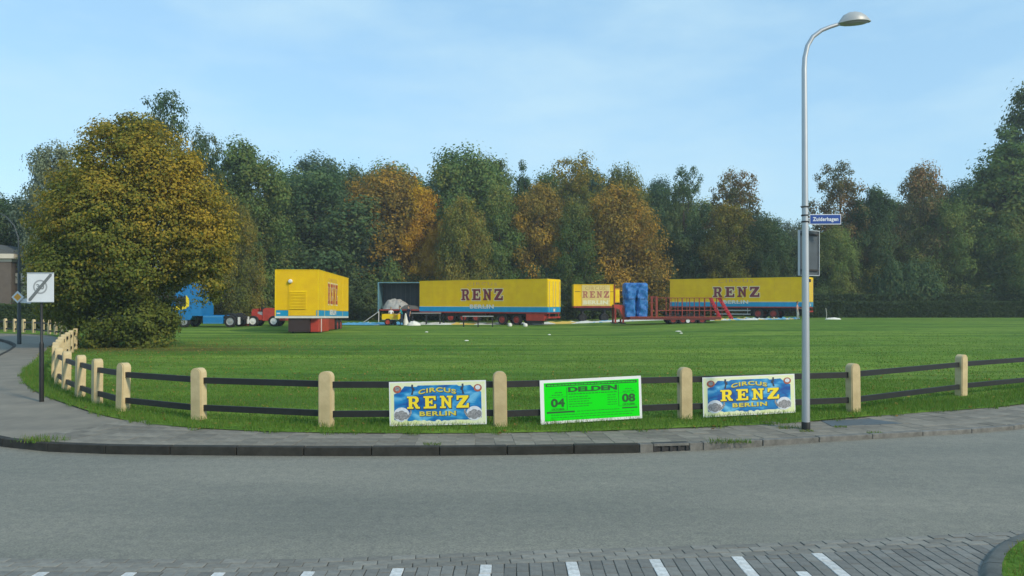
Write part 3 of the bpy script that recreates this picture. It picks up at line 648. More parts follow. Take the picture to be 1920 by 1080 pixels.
# head: flattened dome with the lens below
hm = MB(); n = 20; prof = [(0, 0), (.18, .12), (.34, .155), (.5, .16), (.66, .145), (.82, .10), (.94, .045), (1, 0)]
hx0, hx1 = xx(1570), xx(1632); hz = zz(46)
rings = []
for t, hh in prof:
    hw = .155 * math.sin(math.pi * min(max(t, .03), .97)) ** .6
    rings.append([(hx0 + (hx1 - hx0) * t, hw * math.cos(a_), hz + .01 + .035 * t + hh * 1.12 * math.sin(a_)) for a_ in np.linspace(0, math.pi, n)])
for rg in rings: hm.v += rg
for i in range(len(rings) - 1):
    for k in range(n - 1): hm.f.append((i * n + k, i * n + k + 1, (i + 1) * n + k + 1, (i + 1) * n + k))
for i in range(len(rings) - 1): hm.f.append((i * n, (i + 1) * n, (i + 1) * n + n - 1, i * n + n - 1))
head = hm.build('lamp_head', M['lampgrey'], lamp, True)
MB().add([((hx0 + hx1) / 2 + .03 + .22 * math.cos(t) * k, .115 * math.sin(t) * k, hz + .022 + d + .035 * (.5 + .4 * math.cos(t) * k)) for k, d in ((1, 0), (.8, -.03), (.3, -.042)) for t in np.linspace(0, 2 * math.pi, 17)[:-1]],
         [(q * 16 + k, q * 16 + (k + 1) % 16, (q + 1) * 16 + (k + 1) % 16, (q + 1) * 16 + k) for q in range(2) for k in range(16)] + [tuple(range(32, 48))]).build('lens', mat('lamp_lens', (.36, .37, .35), .3), head, True)
# street name sign
SN = thing('street_name_sign', 'blue street name sign with white border clamped to the lamp post', 'street sign', (LX + xx(1516), LY - .045, zz(421.5)), math.radians(-3))
sw, sh = (1574 - 1516.5) / s1, .168
MB().box(0, 0, 0, sw, .006, sh).build('plate', M['signwhite'], SN); MB().box(.010, -.002, .012, sw - .010, 0, sh - .012).build('blue_field', M['signblue'], SN)
flat('lettering', fit(text2d('Zuiderhagen', .03, 1.05), .05, .035, sw - .045, sh - .048, -.0035), M['signwhite'], SN)
MB().box(-.05, .004, .03, .05, .05, .06).build('bracket', M['iron'], SN); MB().box(-.05, .004, .11, .05, .05, .14).build('bracket', M['iron'], SN)
# zone sign seen from behind
ZB = thing('zone_sign', 'grey back of a traffic sign fixed to the lamp post below the street name', 'traffic sign', (LX + xx(1503), LY + .085, zz(515)), math.radians(26))
bw = .43
MB().box(0, 0, 0, bw, .02, .735, .004).build('panel', M['signback'], ZB)
for x0, x1, z0, z1 in ((-.008, .0, -.01, .745), (bw, bw + .012, -.01, .745), (0, bw, -.012, 0), (0, bw, .735, .747)): MB().box(x0, -.018, z0, x1, .03, z1).build('rim', M['galv'], ZB)
for z in (.08, .68): MB().box(0.02, -.03, z - .014, bw - .02, 0, z + .014).build('mounting_rail', M['iron'], ZB)

# end-of-zone sign on its black pole, left
QX, QY, _ = px(78, 752); s2 = F / QY
Z = thing('end_zone_sign', 'white end of 30 zone sign on a black pole beside the left path', 'traffic sign', (QX, QY, 0))
MB().lathe([(.045, -.02), (.045, 1.20), (.038, 1.24), (.026, 1.26), (.026, 2.30)], 14).build('pole', M['black'], Z, True)
pz0, pz1, pw2 = (752 - 567) / s2, (752 - 511) / s2, 50 / s2 / 2
pan = MB().box(-pw2, -.045, pz0, pw2, -.030, pz1, .004).build('panel', M['signwhite'], Z)
MB().bar((-pw2, -.05, pz0 + .008), (pw2, -.05, pz0 + .008), .012, .014).bar((-pw2, -.05, pz1 - .008), (pw2, -.05, pz1 - .008), .012, .014).build('rim', M['galv'], pan)
zc = (752 - 538) / s2
ring = MB(); n = 32
for rr in (.150, .118):
    for k in range(n): ring.v.append((rr * math.cos(2 * math.pi * k / n), -.0475, zc + rr * math.sin(2 * math.pi * k / n)))
ring.f = [(k, (k + 1) % n, n + (k + 1) % n, n + k) for k in range(n)]; ring.build('ring_print', mat('ring_grey', (.32, .34, .35), .5), pan)
flat('lettering', fit(text2d('30', .03), -.085, zc - .055, .085, zc + .06, -.0485), mat('number_grey', (.22, .24, .25), .5), pan)
flat('stripe', poly([(-.245, pz0 + .03), (-.195, pz0 + .03), (.245, pz1 - .07), (.245, pz1 - .03), (.20, pz1 - .03), (-.245, pz0 + .075)], -.0495), M['signgrey'], pan)

# far left lamp post with a priority sign
QX, QY, _ = px(36, 645); s3 = F / QY
l2 = thing('street_lamp', 'slim dark grey lamp post on the far left pavement before the fence', 'street lamp', (QX, QY, 0))
MB().tube([(0, 0, 0), (0, 0, 2), (0, 0, 4.6)], [.10, .075, .06], 12).build('pole', mat('lamp_green_grey', (.06, .075, .078), .6, .1), l2, True)
MB().tube([(0, 0, 4.6), (-.05, 0, 5.3), (-.25, 0, 5.9), (-.65, 0, 6.35), (-1.3, 0, 6.7)], [.05, .036, .028, .024, .02], 10).build('arm', bpy.data.materials['lamp_green_grey'], l2, True)
MB().lathe([(.02, -1.9), (.10, -1.8), (.13, -1.5), (.08, -1.3)], 12, 'x', (0, 0, 6.74)).build('lamp_head', M['lampgrey'], l2, True)
ps = thing('priority_sign', 'orange and white diamond priority road sign on the far left lamp post', 'traffic sign', (QX, QY - .11, zat(557, QY)), 0)
def diamond(r_, y0, y1): return MB().prism([(0, -r_), (r_, 0), (0, r_), (-r_, 0)], y0, y1)
diamond(.31, -.012, 0).build('panel', M['signwhite'], ps); diamond(.19, -.018, -.0125).build('orange_print', M['signorange'], ps)
MB().box(-.03, 0, -.12, .03, .07, .12).build('bracket', M['iron'], ps)
ws = thing('arrow_sign', 'small white arrow plate sticking out behind the priority sign', 'traffic sign', (QX + .06, QY - .06, zat(564, QY)), 0)
MB().prism([(0, -.09), (.55, -.14), (.62, 0), (.55, .14), (0, .09)], 0, .02).build('panel', M['signwhite'], ws); MB().box(-.05, .02, -.05, .08, .06, .05).build('bracket', M['iron'], ws)

# ------------------------------------------------------------------ vehicles
def ground_pt(x, Y): X = col(x, Y); return (X, Y, terrain(X, Y))
def wheel(parent, x, y, z, r, wd, rim, face=-1, name='wheel', dual=False, hub=None):
    q = obj(name, None, parent, (x, y, z)); q.empty_display_size = .1
    w2 = wd / 2
    tyre = MB().lathe([(r * .62, -w2), (r * .93, -w2), (r, -w2 * .7), (r, w2 * .7), (r * .93, w2), (r * .62, w2), (r * .62, -w2)], 24, 'y', cap=False).build('tyre', M['tyre'], q, True)
    MB().lathe([(r * .63, face * w2 * .8), (r * .60, face * w2 * .95), (r * .5, face * w2 * .6), (r * .28, face * w2 * .55), (r * .24, face * w2 * 1.05), (.01, face * w2 * 1.1)], 20, 'y').build('rim', rim, q, True)
    return q
REF = slab2d('RENZ'); HALO = slab2d('RENZ', off=.07)
def s_for(px_, C, u):                     # distance along u from C that shows at image column px_
    k = (px_ - 960) / F; return (k * C[1] - C[0]) / (u[0] - k * u[1])

def semi_trailer(name, label, cx_px, Yc, th, L, Wd, ztop, zbot, wheels_px, renz, circus, berlin, box_px=None, guard_px=None, light='x'):
    C = ground_pt(cx_px, Yc); u = (math.cos(th), -math.sin(th)); S = lambda p: s_for(p, C, u)
    t = thing(name, label, 'trailer', C, -th)
    yb_ = zbot + .46
    MB().box(-L, 0, yb_, -.06, Wd, ztop, .025).build('body', M['yellow'], t)
    MB().box(-L, .001, zbot, -.06, Wd - .001, yb_).build('blue_band', M['bandblue'], t)
    MB().box(-L, -.006, yb_ - .012, -.06, 0, yb_ + .028).build('white_line', M['bandwhite'], t)
    MB().box(-L, -.012, ztop - .05, -.06, 0.0, ztop + .004).build('top_rail', M['yellow2'], t)
    for k in range(1, 9): MB().box(-L + k * L / 9 - .006, -.004, yb_ + .03, -L + k * L / 9 + .006, 0, ztop - .05).build('panel_seam', M['seam'], t)
    MB().box(-L, -.004, zbot - .13, -.06, Wd + .004, zbot - .004).build('sill', M['red'], t)
    # rear doors, right-hand end
    for k, (y0, y1) in enumerate(((0.02, Wd / 2 - .008), (Wd / 2 + .008, Wd - .02))):
        d = MB().box(-.06, y0, yb_, 0, y1, ztop - .03, .008).build('rear_door', M['yellow2'], t)
        for yy in (y0 + .25, y1 - .25): MB().tube([(.02, yy, zbot + .1), (.02, yy, ztop - .2)], .017, 6).build('lock_bar', M['steel'], d)
        MB().box(-.06, y0, zbot, 0, y1, yb_ - .005).build('lower_panel', M['bandblue'], d)
    MB().box(-.004, Wd / 2 - .16, zbot + .05, .006, Wd / 2 + .16, zbot + .3).build('number_plate', M['bandwhite'], t)
    bp_ = MB().box(-.12, .05, zbot - .55, -.0, Wd - .05, zbot - .40).build('bumper', M['red'], t)
    for y in (.35, Wd - .35):
        MB().box(-.08, y - .05, zbot - .42, -.03, y + .05, zbot - .1).build('bumper_bracket', M['red'], bp_)
        MB().box(-.001, y - .16, zbot - .53, .012, y + .16, zbot - .42).build('tail_light', M['redbright'], bp_)
    ch = MB()
    for y in (.75, Wd - .75): ch.box(-L + .3, y - .07, zbot - .45, -.15, y + .07, zbot - .14)
    for k in range(8): ch.box(-L + .6 + k * 1.7, .2, zbot - .3, -L + .7 + k * 1.7, Wd - .2, zbot - .14)
    ch.build('chassis', M['chassis'], t)
    for p in wheels_px:
        x = S(p)
        wheel(t, x, .20, .5, .5, .32, M['red']); wheel(t, x, Wd - .20, .5, .5, .32, M['red'], 1)
        MB().tube([(x, .36, .5), (x, Wd - .36, .5)], .07, 8).build('axle', M['chassis'], t)
        MB().box(x - .5, .03, 1.02, x + .5, .37, 1.05).build('mudguard', M['chassis'], t)
    x = -L + 2.6
    for y in (.35, Wd - .35):
        g_ = MB().box(x - .07, y - .07, .08, x + .07, y + .07, zbot - .14).build('landing_leg', M['chassis'], t); MB().box(x - .17, y - .14, 0, x + .17, y + .14, .08).build('foot', M['chassis'], g_)
    if box_px:
        x0, x1 = S(box_px[0]), S(box_px[1]); MB().box(x0, .02, .42, x1, .62, zbot - .14, .015).build('side_box', M['redbright'], t)
        MB().box(x0 + .05, .05, .14, x1 - .25, .5, .42).build('spare_carrier', M['chassis'], t)
    if guard_px:
        x0, x1 = S(guard_px[0]), S(guard_px[1])
        for z in guard_px[2]: MB().box(x0, -.01, z - .06, x1, .03, z + .06).build('side_guard', M['steel'], t)
        for xq in (x0 + .3, x1 - .3): MB().box(xq - .03, .03, min(guard_px[2]) - .05, xq + .03, .07, zbot - .14).build('guard_bracket', M['steel'], t)
    def zz_(y, p): s = S(p); return zat(y, C[1] + s * u[1]) - C[2]
    x0, x1, y0, y1 = renz; m = (x0 + x1) / 2
    bx = (S(x0), zz_(y1, m), S(x1), zz_(y0, m))
    flat('lettering_outline', fit(HALO, *bx, -.007, ref=REF), M['cream'], t); flat('lettering', fit(REF, *bx, -.010), M['maroon'], t)
    x0, x1, y0, y1 = circus; tt = text2d('CIRCUS', .0, 1.25); flat('lettering', fit(tt, S(x0), zz_(y1, m), S(x1), zz_(y0, m), -.009, .10), M['faded'], t)
    x0, x1, y0, y1 = berlin; tt = text2d('BERLIN', .05, 1.15); flat('lettering', fit(tt, S(x0), zz_(y1, m), S(x1), zz_(y0, m), -.010), M['bandwhite'], t)
    return t
semi_trailer('semi_trailer', 'long yellow circus trailer with blue band in the middle of the field', 1027, 65.5, math.radians(30), 14.0, 2.55, 4.12, 1.18,
             (941, 968), (865, 943, 542, 563), (876, 932, 531, 537), (881, 926, 571, 578.5), (986, 1020))
semi_trailer('semi_trailer', 'yellow circus trailer with blue band behind the lamp post, right of the cage trailer', 1514, 73.0, math.radians(34), 14.2, 2.55, 4.12, 1.2,
             (1421, 1450), (1337, 1424, 538, 557), (1347, 1413, 524, 531), (1356, 1403, 563, 569.5), None, (1340, 1407, (.42, .80)))

# generator trailer, near left
def generator():
    A = (col(597, 49.5), 49.5, 0.0); t = thing('generator_trailer', 'short yellow box trailer with louvred front and red undercarriage near the big tree', 'trailer', A, math.radians(2.2))
    Wd, L = 2.86, 11.0; z0, zb, z1 = 1.02, 1.42, 4.24; t.rotation_euler.x = -.02
    zw = z0 + .14
    MB().box(-Wd, 0, zb + .12, 0, L, z1, .03).build('body', M['yellow'], t)
    MB().box(-Wd + .001, .001, zw, -.001, L - .001, zb + .12).build('blue_band', M['bandblue'], t)
    MB().box(-Wd - .004, -.004, z0, .004, L, zw - .003).build('white_skirt', M['bandwhite'], t)
    MB().box(-Wd - .005, -.02, z1 - .035, .02, L, z1 + .006).build('roof_edge', M['yellow2'], t)
    for x in (-Wd + .03, -.03): MB().box(x - .035, -.014, zw, x + .035, 0, z1 - .04).build('corner_strip', M['yellow2'], t)
    dr = MB().box(-Wd + .88, -.02, zw + .02, -.15, 0, z1 - .62, .004).build('front_door', M['yellow'], t)
    MB().box(-Wd + .90, -.05, zw + .02, -Wd + .93, -.02, z1 - .7).build('hinge_rod', M['yellow2'], dr)
    lf = MB(); 
    for q in ((-1.93, -.035, 1.60, -1.88, -.02, 2.86), (-.80, -.035, 1.60, -.75, -.02, 2.86), (-1.88, -.035, 2.81, -.80, -.02, 2.86)): lf.box(*q)
    lv = lf.build('louvre_frame', M['yellow2'], dr)
    for k in range(12):
        z = 1.62 + k * .10; MB().add([(-1.88, -.022, z + .085), (-.80, -.022, z + .085), (-.80, -.085, z + .01), (-1.88, -.085, z + .01), (-1.88, -.075, z), (-.80, -.075, z), (-.80, -.02, z + .06), (-1.88, -.02, z + .06)], [(0, 1, 2, 3), (3, 2, 5, 4), (4, 5, 6, 7)]).build('slat', M['yellow2'], lv)
    lm = MB().lathe([(.02, -.22), (.10, -.20), (.14, -.12), (.14, -.02), (.09, 0)], 14, 'y', (-Wd + 1.02, 0, 3.46)).build('floodlight', M['rim'], t, True)
    MB().box(-Wd + .12, -.016, zb - .12, -Wd + .35, 0, zb - .04).build('sticker', M['bandwhite'], t)
    # side lettering
    bx = (3.0, 2.02, 6.4, 3.46)
    def side(vf, d): v, f = vf; return [(d, p[0], p[2]) for p in v], f
    flat('lettering_outline', side(fit(HALO, *bx, 0, ref=REF), .006), M['cream'], t); flat('lettering', side(fit(REF, *bx, 0), .010), M['redbright'], t)
    flat('lettering', side(fit(text2d('CIRCUS', 0, 1.2), 3.2, 3.62, 6.1, 3.86, 0), .010), M['faded'], t); flat('lettering', side(fit(text2d('BERLIN', .06, 1.1), 3.6, 1.24, 5.9, 1.62, 0), .010), M['bandwhite'], t)
    for y in (1.9, 8.5): MB().box(0, y - .02, zw, .012, y + .02, z1 - .04).build('side_strip', M['yellow2'], t)
    # under the box: chassis, red lockers, wheels, jack
    MB().box(-Wd + .85, .12, .12, -.62, .55, z0 - .002).build('drawbar_box', mat('dark_underside', (.035, .02, .02), .8), t)
    MB().box(-Wd + .85, .55, .45, -.65, L - .4, z0 - .002).build('chassis', M['chassis'], t)
    MB().box(-.60, .35, .10, -.06, 3.6, z0 - .004, .02).build('locker', M['redbright'], t)
    MB().box(-.60, 3.75, .18, -.10, 5.9, z0 - .004, .02).build('locker', M['red'], t)
    MB().box(-.055, 1.05, .08, -.03, 1.18, z0 - .01).build('locker_strap', M['bandwhite'], t)
    for y in (7.2, 8.5): wheel(t, -.28, y, .48, .48, .3, M['red']).rotation_euler.z = math.pi / 2
    for y in (7.2, 8.5): wheel(t, -Wd + .28, y, .48, .48, .3, M['red']).rotation_euler.z = -math.pi / 2
    for x in (-Wd + 1.0, -.75):
        j = MB().tube([(x, .75, 0.05), (x, .75, .5)], .05, 8).build('jack', M['chassis'], t); MB().box(x - .16, .6, 0, x + .16, .9, .05).build('foot', M['chassis'], j)
generator()

# trailer with an open side and a pile of canvas inside, behind the long trailer
def open_trailer():
    Yb = 77.5; A = (col(709, Yb), Yb, terrain(col(709, Yb), Yb)); t = thing('open_trailer', 'trailer with its side open showing grey canvas inside, behind the long yellow trailer', 'trailer', A, 0)
    L, Wd = 13.4, 2.5; zf, z1 = 1.35, 4.05
    MB().box(0, 0, zf - .14, L, Wd, zf).build('floor', M['boxinside'], t)
    MB().box(.08, Wd - .06, zf, L, Wd, z1).build('back_wall', M['boxinside'], t)
    for k in range(1, 9): MB().box(.5 * k - .03, Wd - .11, zf, .5 * k + .03, Wd - .06, z1 - .1).build('wall_rib', mat('rib_grey', (.105, .112, .112), .7) if k == 1 else bpy.data.materials['rib_grey'], t)
    MB().box(0, 0, z1 + .02, L, Wd, z1 + .10).build('roof', M['boxframe'], t)
    MB().box(-.04, .02, zf - .35, .06, Wd, z1).build('front_wall', M['boxframe'], t)
    MB().box(-.04, -.04, .95, .07, .04, z1 + .05).build('corner_post', M['boxframe'], t)
    MB().box(L - .06, .02, zf, L, Wd, z1).build('end_wall', M['yellow'], t)
    MB().box(4.6, 0, zf, L, .05, z1).build('closed_side', M['yellow'], t)
    MB().box(.12, -.03, zf - .16, L, 0, zf - .02).build('sill', M['red'], t)
    MB().box(.4, .7, .75, L - .3, Wd - .7, zf - .15).build('chassis', M['chassis'], t)
    for p in (845, 869, 893):
        x = col(p, Yb) - A[0]; wheel(t, x, .2, .5, .5, .3, M['red']); wheel(t, x, Wd - .2, .5, .5, .3, M['red'], 1); MB().tube([(x, .3, .5), (x, Wd - .3, .5)], .07, 8).build('axle', M['chassis'], t)
    for a, b in (((.08, -.05, 1.1), (-1.35, -.9, 0)), ((.08, -.05, 1.1), (.15, -.55, 0))): MB().tube([a, b], .045, 6).build('prop_leg', M['steel'], t)
    for x in (1.6,):
        g_ = MB().box(x - .07, .3, .08, x + .07, .45, .75).build('landing_leg', M['chassis'], t); MB().box(x - .15, .22, 0, x + .15, .53, .08).build('foot', M['chassis'], g_)
    return A, zf
OA, OZ = open_trailer()
def cloth_heap(name, label, cat, loc, sx, sy, hz_, seed, m, n=34, peak=None, group=None, rz=0):
    g_ = np.random.default_rng(seed); u = np.linspace(-1, 1, n); Xg, Yg = np.meshgrid(u, u)
    r_ = np.sqrt(Xg ** 2 + Yg ** 2); base = np.clip(1 - r_ ** 2.2, 0, None)
    Zg = base * .55
    for _ in range(22):
        a_, f_, p_ = g_.uniform(0, 6.28), g_.uniform(2, 12), g_.uniform(0, 6.28); Zg += base ** .5 * np.abs(np.sin((Xg * math.cos(a_) + Yg * math.sin(a_)) * f_ + p_ + 1.5 * np.sin(Xg * 3 + p_))) * .17 / (f_ / 3) ** .8
    for q in (peak or []): Zg += q[3] * np.exp(-((Xg - q[0]) ** 2 + (Yg - q[1]) ** 2) / q[2] ** 2)
    Zg = Zg / Zg.max() * hz_; k = r_ > 1
    Xo, Yo = np.where(k, Xg / np.maximum(r_, 1e-6), Xg), np.where(k, Yg / np.maximum(r_, 1e-6), Yg); Zg = np.where(k, 0, Zg)
    Vv = np.stack([Xo * sx, Yo * sy, Zg], -1).reshape(-1, 3); i = np.arange((n - 1) * n).reshape(n - 1, n)[:, :-1].ravel()
    o_ = obj(name, np_mesh(name, Vv, np.stack([i, i + 1, i + n + 1, i + n], 1), m, smooth=True), None, loc, (0, 0, rz)); return tag(o_, label, cat, group)
cloth_heap('canvas_pile', 'pile of crumpled pale grey canvas lying inside the open trailer', 'canvas', (OA[0] + 1.75, OA[1] + 1.2, OA[2] + OZ), 1.5, 1.0, 1.12, 4, M['tarpgrey'], peak=[(-.45, -.1, .35, .5), (.05, 0, .4, .35), (-.7, -.1, .2, .3)])
cloth_heap('canvas_pile', 'flat dark folded canvas along the floor edge of the open trailer', 'canvas', (OA[0] + 3.1, OA[1] + .75, OA[2] + OZ), 1.4, .6, .45, 9, mat('tarp_dark', (.10, .10, .095), .85))

# red framed yellow show wagon
def wagon():
    Yb = 76.0; x0 = col(1077, Yb); A = (x0, Yb, terrain(x0, Yb)); w_ = col(1151, Yb) - x0
    t = thing('show_wagon', 'small yellow wagon with red letters on cream panels between the two big trailers', 'wagon', A, 0)
    zb, zt = zat(574, Yb) - A[2], zat(534, Yb) - A[2]; zr = zt + .06
    MB().box(0, 0, zb, w_, 2.3, zt, .02).build('body', M['yellow'], t)
    pm_ = mat('panel_cream', (.66, .53, .20), .6, scale=4, c2=(.58, .44, .13))
    k0, k1 = .95 / 4.1 * w_ * .8, w_ * .90
    for k in range(8): MB().box(k0 + (k1 - k0) * k / 8 + .008, -.03, zb + .03, k0 + (k1 - k0) * (k + 1) / 8 - .008, 0, zt - .03).build('plank', pm_, t)
    f_ = M['redcage']
    MB().box(-.09, -.02, zb - .16, w_ + .09, 2.32, zb - .003).build('frame', M['red'], t); MB().box(w_ + .002, -.05, zb, w_ + .10, 2.3, zt + .04).build('end_frame', f_, t)
    MB().box(-.08, -.04, zb, -.002, 2.3, zt).build('end_frame', M['yellow2'], t); MB().box(-.08, -.05, zt + .002, w_, 2.3, zt + .05).build('top_frame', M['yellow2'], t)
    MB().box(.05, -.012, zt - .72, .62, 0, zt - .67).build('shutter_slot', M['chassis'], t); MB().box(w_ - .4, -.012, zt - .72, w_ - .02, 0, zt - .68).build('shutter_slot', f_, t)
    bx = (k0 + .08, zb + .85, k1 - .08, zb + 1.52)
    flat('lettering', fit(REF, *bx, -.034), mat('letter_rust', (.36, .12, .07), .6), t); flat('lettering', fit(text2d('CIRCUS', .01, 1.2), k0 + .35, zt - .52, k1 - .45, zt - .18, -.034), mat('letter_worn', (.46, .28, .08), .6), t)
    flat('lettering', fit(text2d('BERLIN', .05, 1.1), k0 + .15, zb + .18, k1 - .2, zb + .58, -.034), mat('letter_pale', (.66, .64, .42), .6), t)
    c_ = MB().box(w_ + .11, .1, zb + .35, w_ + .62, 1.9, zt - .38, .015).build('side_cabinet', mat('cabinet_orange', (.72, .33, .01), .5, scale=3, var=.15), t)
    MB().box(w_ + .17, .085, zb + .45, w_ + .56, .1, zt - .5).build('cabinet_door', M['yellow2'], c_)
    MB().box(.3, .6, zb - .45, w_ - .2, 1.7, zb - .17).build('chassis', M['chassis'], t)
    for x in (.9, w_ - .9):
        wheel(t, x, .35, .42, .42, .25, M['chassis']); wheel(t, x, 1.95, .42, .42, .25, M['chassis'], 1); MB().box(x - .1, .4, .4, x + .1, 1.9, zb - .44).build('axle_block', M['chassis'], t)
wagon()

# low loader with cage, ramps and gooseneck
def low_loader():
    Yb = 61.0; x0 = col(1153, Yb); A = (x0, Yb, terrain(col(1270, Yb), Yb)); X = lambda p: col(p, Yb) - x0; Zp = lambda y: zat(y, Yb) - A[2]
    t = thing('low_loader', 'red low loader trailer with railing cage and raised ramps in front of the right trailer', 'trailer', A, 0); Wd = 2.4
    rb = M['redcage']
    MB().prism([(0, Zp(577)), (0, Zp(571.5)), (.25, Zp(571)), (X(1174), Zp(573)), (X(1177), Zp(590)), (X(1181), Zp(594)), (X(1181), Zp(600)), (X(1172), Zp(600)), (X(1163), Zp(580))], .5, Wd - .5).build('gooseneck', M['redbright'], t)
    for y in (.45, Wd - .45):
        l_ = MB().box(.02, y - .07, .1, .17, y + .07, Zp(577)).build('support_leg', M['red'], t); MB().box(-.1, y - .15, 0, .3, y + .15, .1).build('foot', M['chassis'], l_)
        l_ = MB().box(X(1170) - .07, y - .07, .1, X(1170) + .07, y + .07, Zp(599)).build('support_leg', M['red'], t); MB().box(X(1170) - .2, y - .15, 0, X(1170) + .2, y + .15, .1).build('foot', M['chassis'], l_)
    MB().box(X(1181), 0, Zp(599.5), X(1352), Wd, Zp(595)).build('deck', mat('deck_maroon', (.13, .02, .016), .6), t)
    MB().box(X(1181), -.03, Zp(595.5), X(1352), -.002, Zp(593.5)).build('deck_edge', rb, t)
    zd, ztp = Zp(594.5), Zp(558.5)
    mp_ = MB().box(X(1229.5), 0, zd, X(1233.5), .25, Zp(556)).build('headboard_post', rb, t); MB().box(X(1229.5), Wd - .25, zd, X(1233.5), Wd, Zp(556)).build('headboard_post', rb, t)
    xs = [1256, 1266, 1279, 1288, 1302, 1311, 1321, 1332, 1344, 1354]
    for side_y in (.04, Wd - .04):
        for z in (ztp, Zp(582.5)): MB().tube([(X(1232), side_y, z), (X(1361), side_y, z)], .024, 6).build('cage_rail', rb, t)
        for i, p in enumerate(xs): 
            if side_y > 1: p += 4
            MB().tube([(X(p), side_y, zd), (X(p), side_y, ztp)], .025 if i % 2 else .036, 6).build('cage_post', rb, t)
    for z in (Zp(556), Zp(568)): MB().tube([(X(1216), .1, z), (X(1231), .1, z)], .022, 6).build('cage_rail', rb, t)
    for k, y in enumerate((.15, Wd - .75)):   # ramps, leaning back over the tail
        xa, xb = (X(1352), X(1376)) if k == 0 else (X(1345), X(1364)); za, zb_ = Zp(558), Zp(598)
        rp_ = MB().bar((xa - .05, y, za), (xb - .05, y, zb_), .10, .12).bar((xa - .05, y + .6, za), (xb - .05, y + .6, zb_), .10, .12).build('ramp', mat('ramp_red', (.50, .02, .04), .45) if k == 0 else bpy.data.materials['ramp_red'], t)
        for q in range(9):
            f_ = (q + .5) / 9; MB().bar((xa + (xb - xa) * f_ - .05, y, za + (zb_ - za) * f_), (xa + (xb - xa) * f_ - .05, y + .6, za + (zb_ - za) * f_), .06, .07).build('tread', bpy.data.materials['ramp_red'], rp_)
    for p in (1263, 1281, 1299, 1317):
        x = X(p); wheel(t, x, .18, .37, .37, .28, M['red']); wheel(t, x, Wd - .18, .37, .37, .28, M['red'], 1); MB().tube([(x, .3, .37), (x, Wd - .3, .37)], .06, 8).build('axle', M['chassis'], t)
    for p in (1262, 1300): MB().tube([(X(p) - .5, .15, .74), (X(p) - .3, .15, .82), (X(p) + .3, .15, .82), (X(p) + .5, .15, .74)], .05, 6).build('mudguard', M['chassis'], t)
    MB().lathe([(.16, -.02), (.16, .06), (.02, .07)], 12, 'y', (X(1290), .02, .26)).build('spare_hub', M['rim'], t, True)
    MB().box(X(1255), .5, .45, X(1345), Wd - .5, Zp(600.6)).build('chassis', M['chassis'], t)
    return A, X, Zp, zd
LA, LXf, LZ, LD = low_loader()
# tall bundle wrapped in blue tarpaulin on the deck: two rolls side by side joined on top
def bundle():
    t = thing('tarpaulin_bundle', 'tall bundle wrapped in creased blue tarpaulin standing on the red low loader', 'tarpaulin', (LA[0] + LXf(1194.5), LA[1] + 1.0, LA[2] + LD), 0)
    hgt = LZ(529) - LD; g_ = np.random.default_rng(12); half = (1216 - 1173) / 2 / F * 62
    bl = mat('tarp_blue', (.010, .115, .42), .42, scale=3.5, c2=(.02, .20, .52), bump=.9, dist=.05); bl2 = bl
    for s in (-1, 1):
        n, k = 40, 34; Vv = []
        for i in range(k):
            f_ = i / (k - 1); z = f_ * (hgt - .03)
            top = math.sqrt(max(0, 1 - max(0, (f_ - .86) / .14) ** 2.2)); wx = half * (.50 if f_ < .5 else .50 + .06 * sm((f_ - .5) / .2)) * (1 - .08 * math.exp(-((f_ - .52) / .03) ** 2)) * (.82 + .18 * top)
            wy = .85 * (.7 + .3 * top) * (.96 + .04 * f_) * (top if f_ > .98 else 1)
            cx2 = s * half * .52 * (1 - .10 * sm((f_ - .55) / .3))
            for j in range(n):
                a_ = 2 * math.pi * j / n; cr_ = 1 + .05 * math.sin(a_ * 5 + z * 3 + s) + .035 * math.sin(a_ * 11 - z * 7) + .03 * math.sin(z * 9 + a_ * 3) + g_.normal(0, .018)
                q_ = abs(math.cos(a_)) ** .6 * math.copysign(1, math.cos(a_)), abs(math.sin(a_)) ** .6 * math.copysign(1, math.sin(a_))
                Vv.append((cx2 + wx * q_[0] * cr_, wy * q_[1] * cr_, z))
        mb = MB(); mb.v = Vv; mb.f = [(i * n + j, i * n + (j + 1) % n, (i + 1) * n + (j + 1) % n, (i + 1) * n + j) for i in range(k - 1) for j in range(n)] + [tuple(range(n))[::-1], tuple((k - 1) * n + j for j in range(n))]
        ro = mb.build('tarpaulin_roll', bl, t, True); ro.location.y = s * .02
        MB().tube([(s * half * .52 + half * .53 * math.cos(a_), .93 * math.sin(a_), hgt * .52) for a_ in np.linspace(0, 2 * math.pi, 20)], .02, 5).build('rope', M['navy'], ro)
    MB().box(-.13, .3, .02, .06, .55, hgt * .62).build('inner_pole', M['tarpwhite'], t)
bundle()
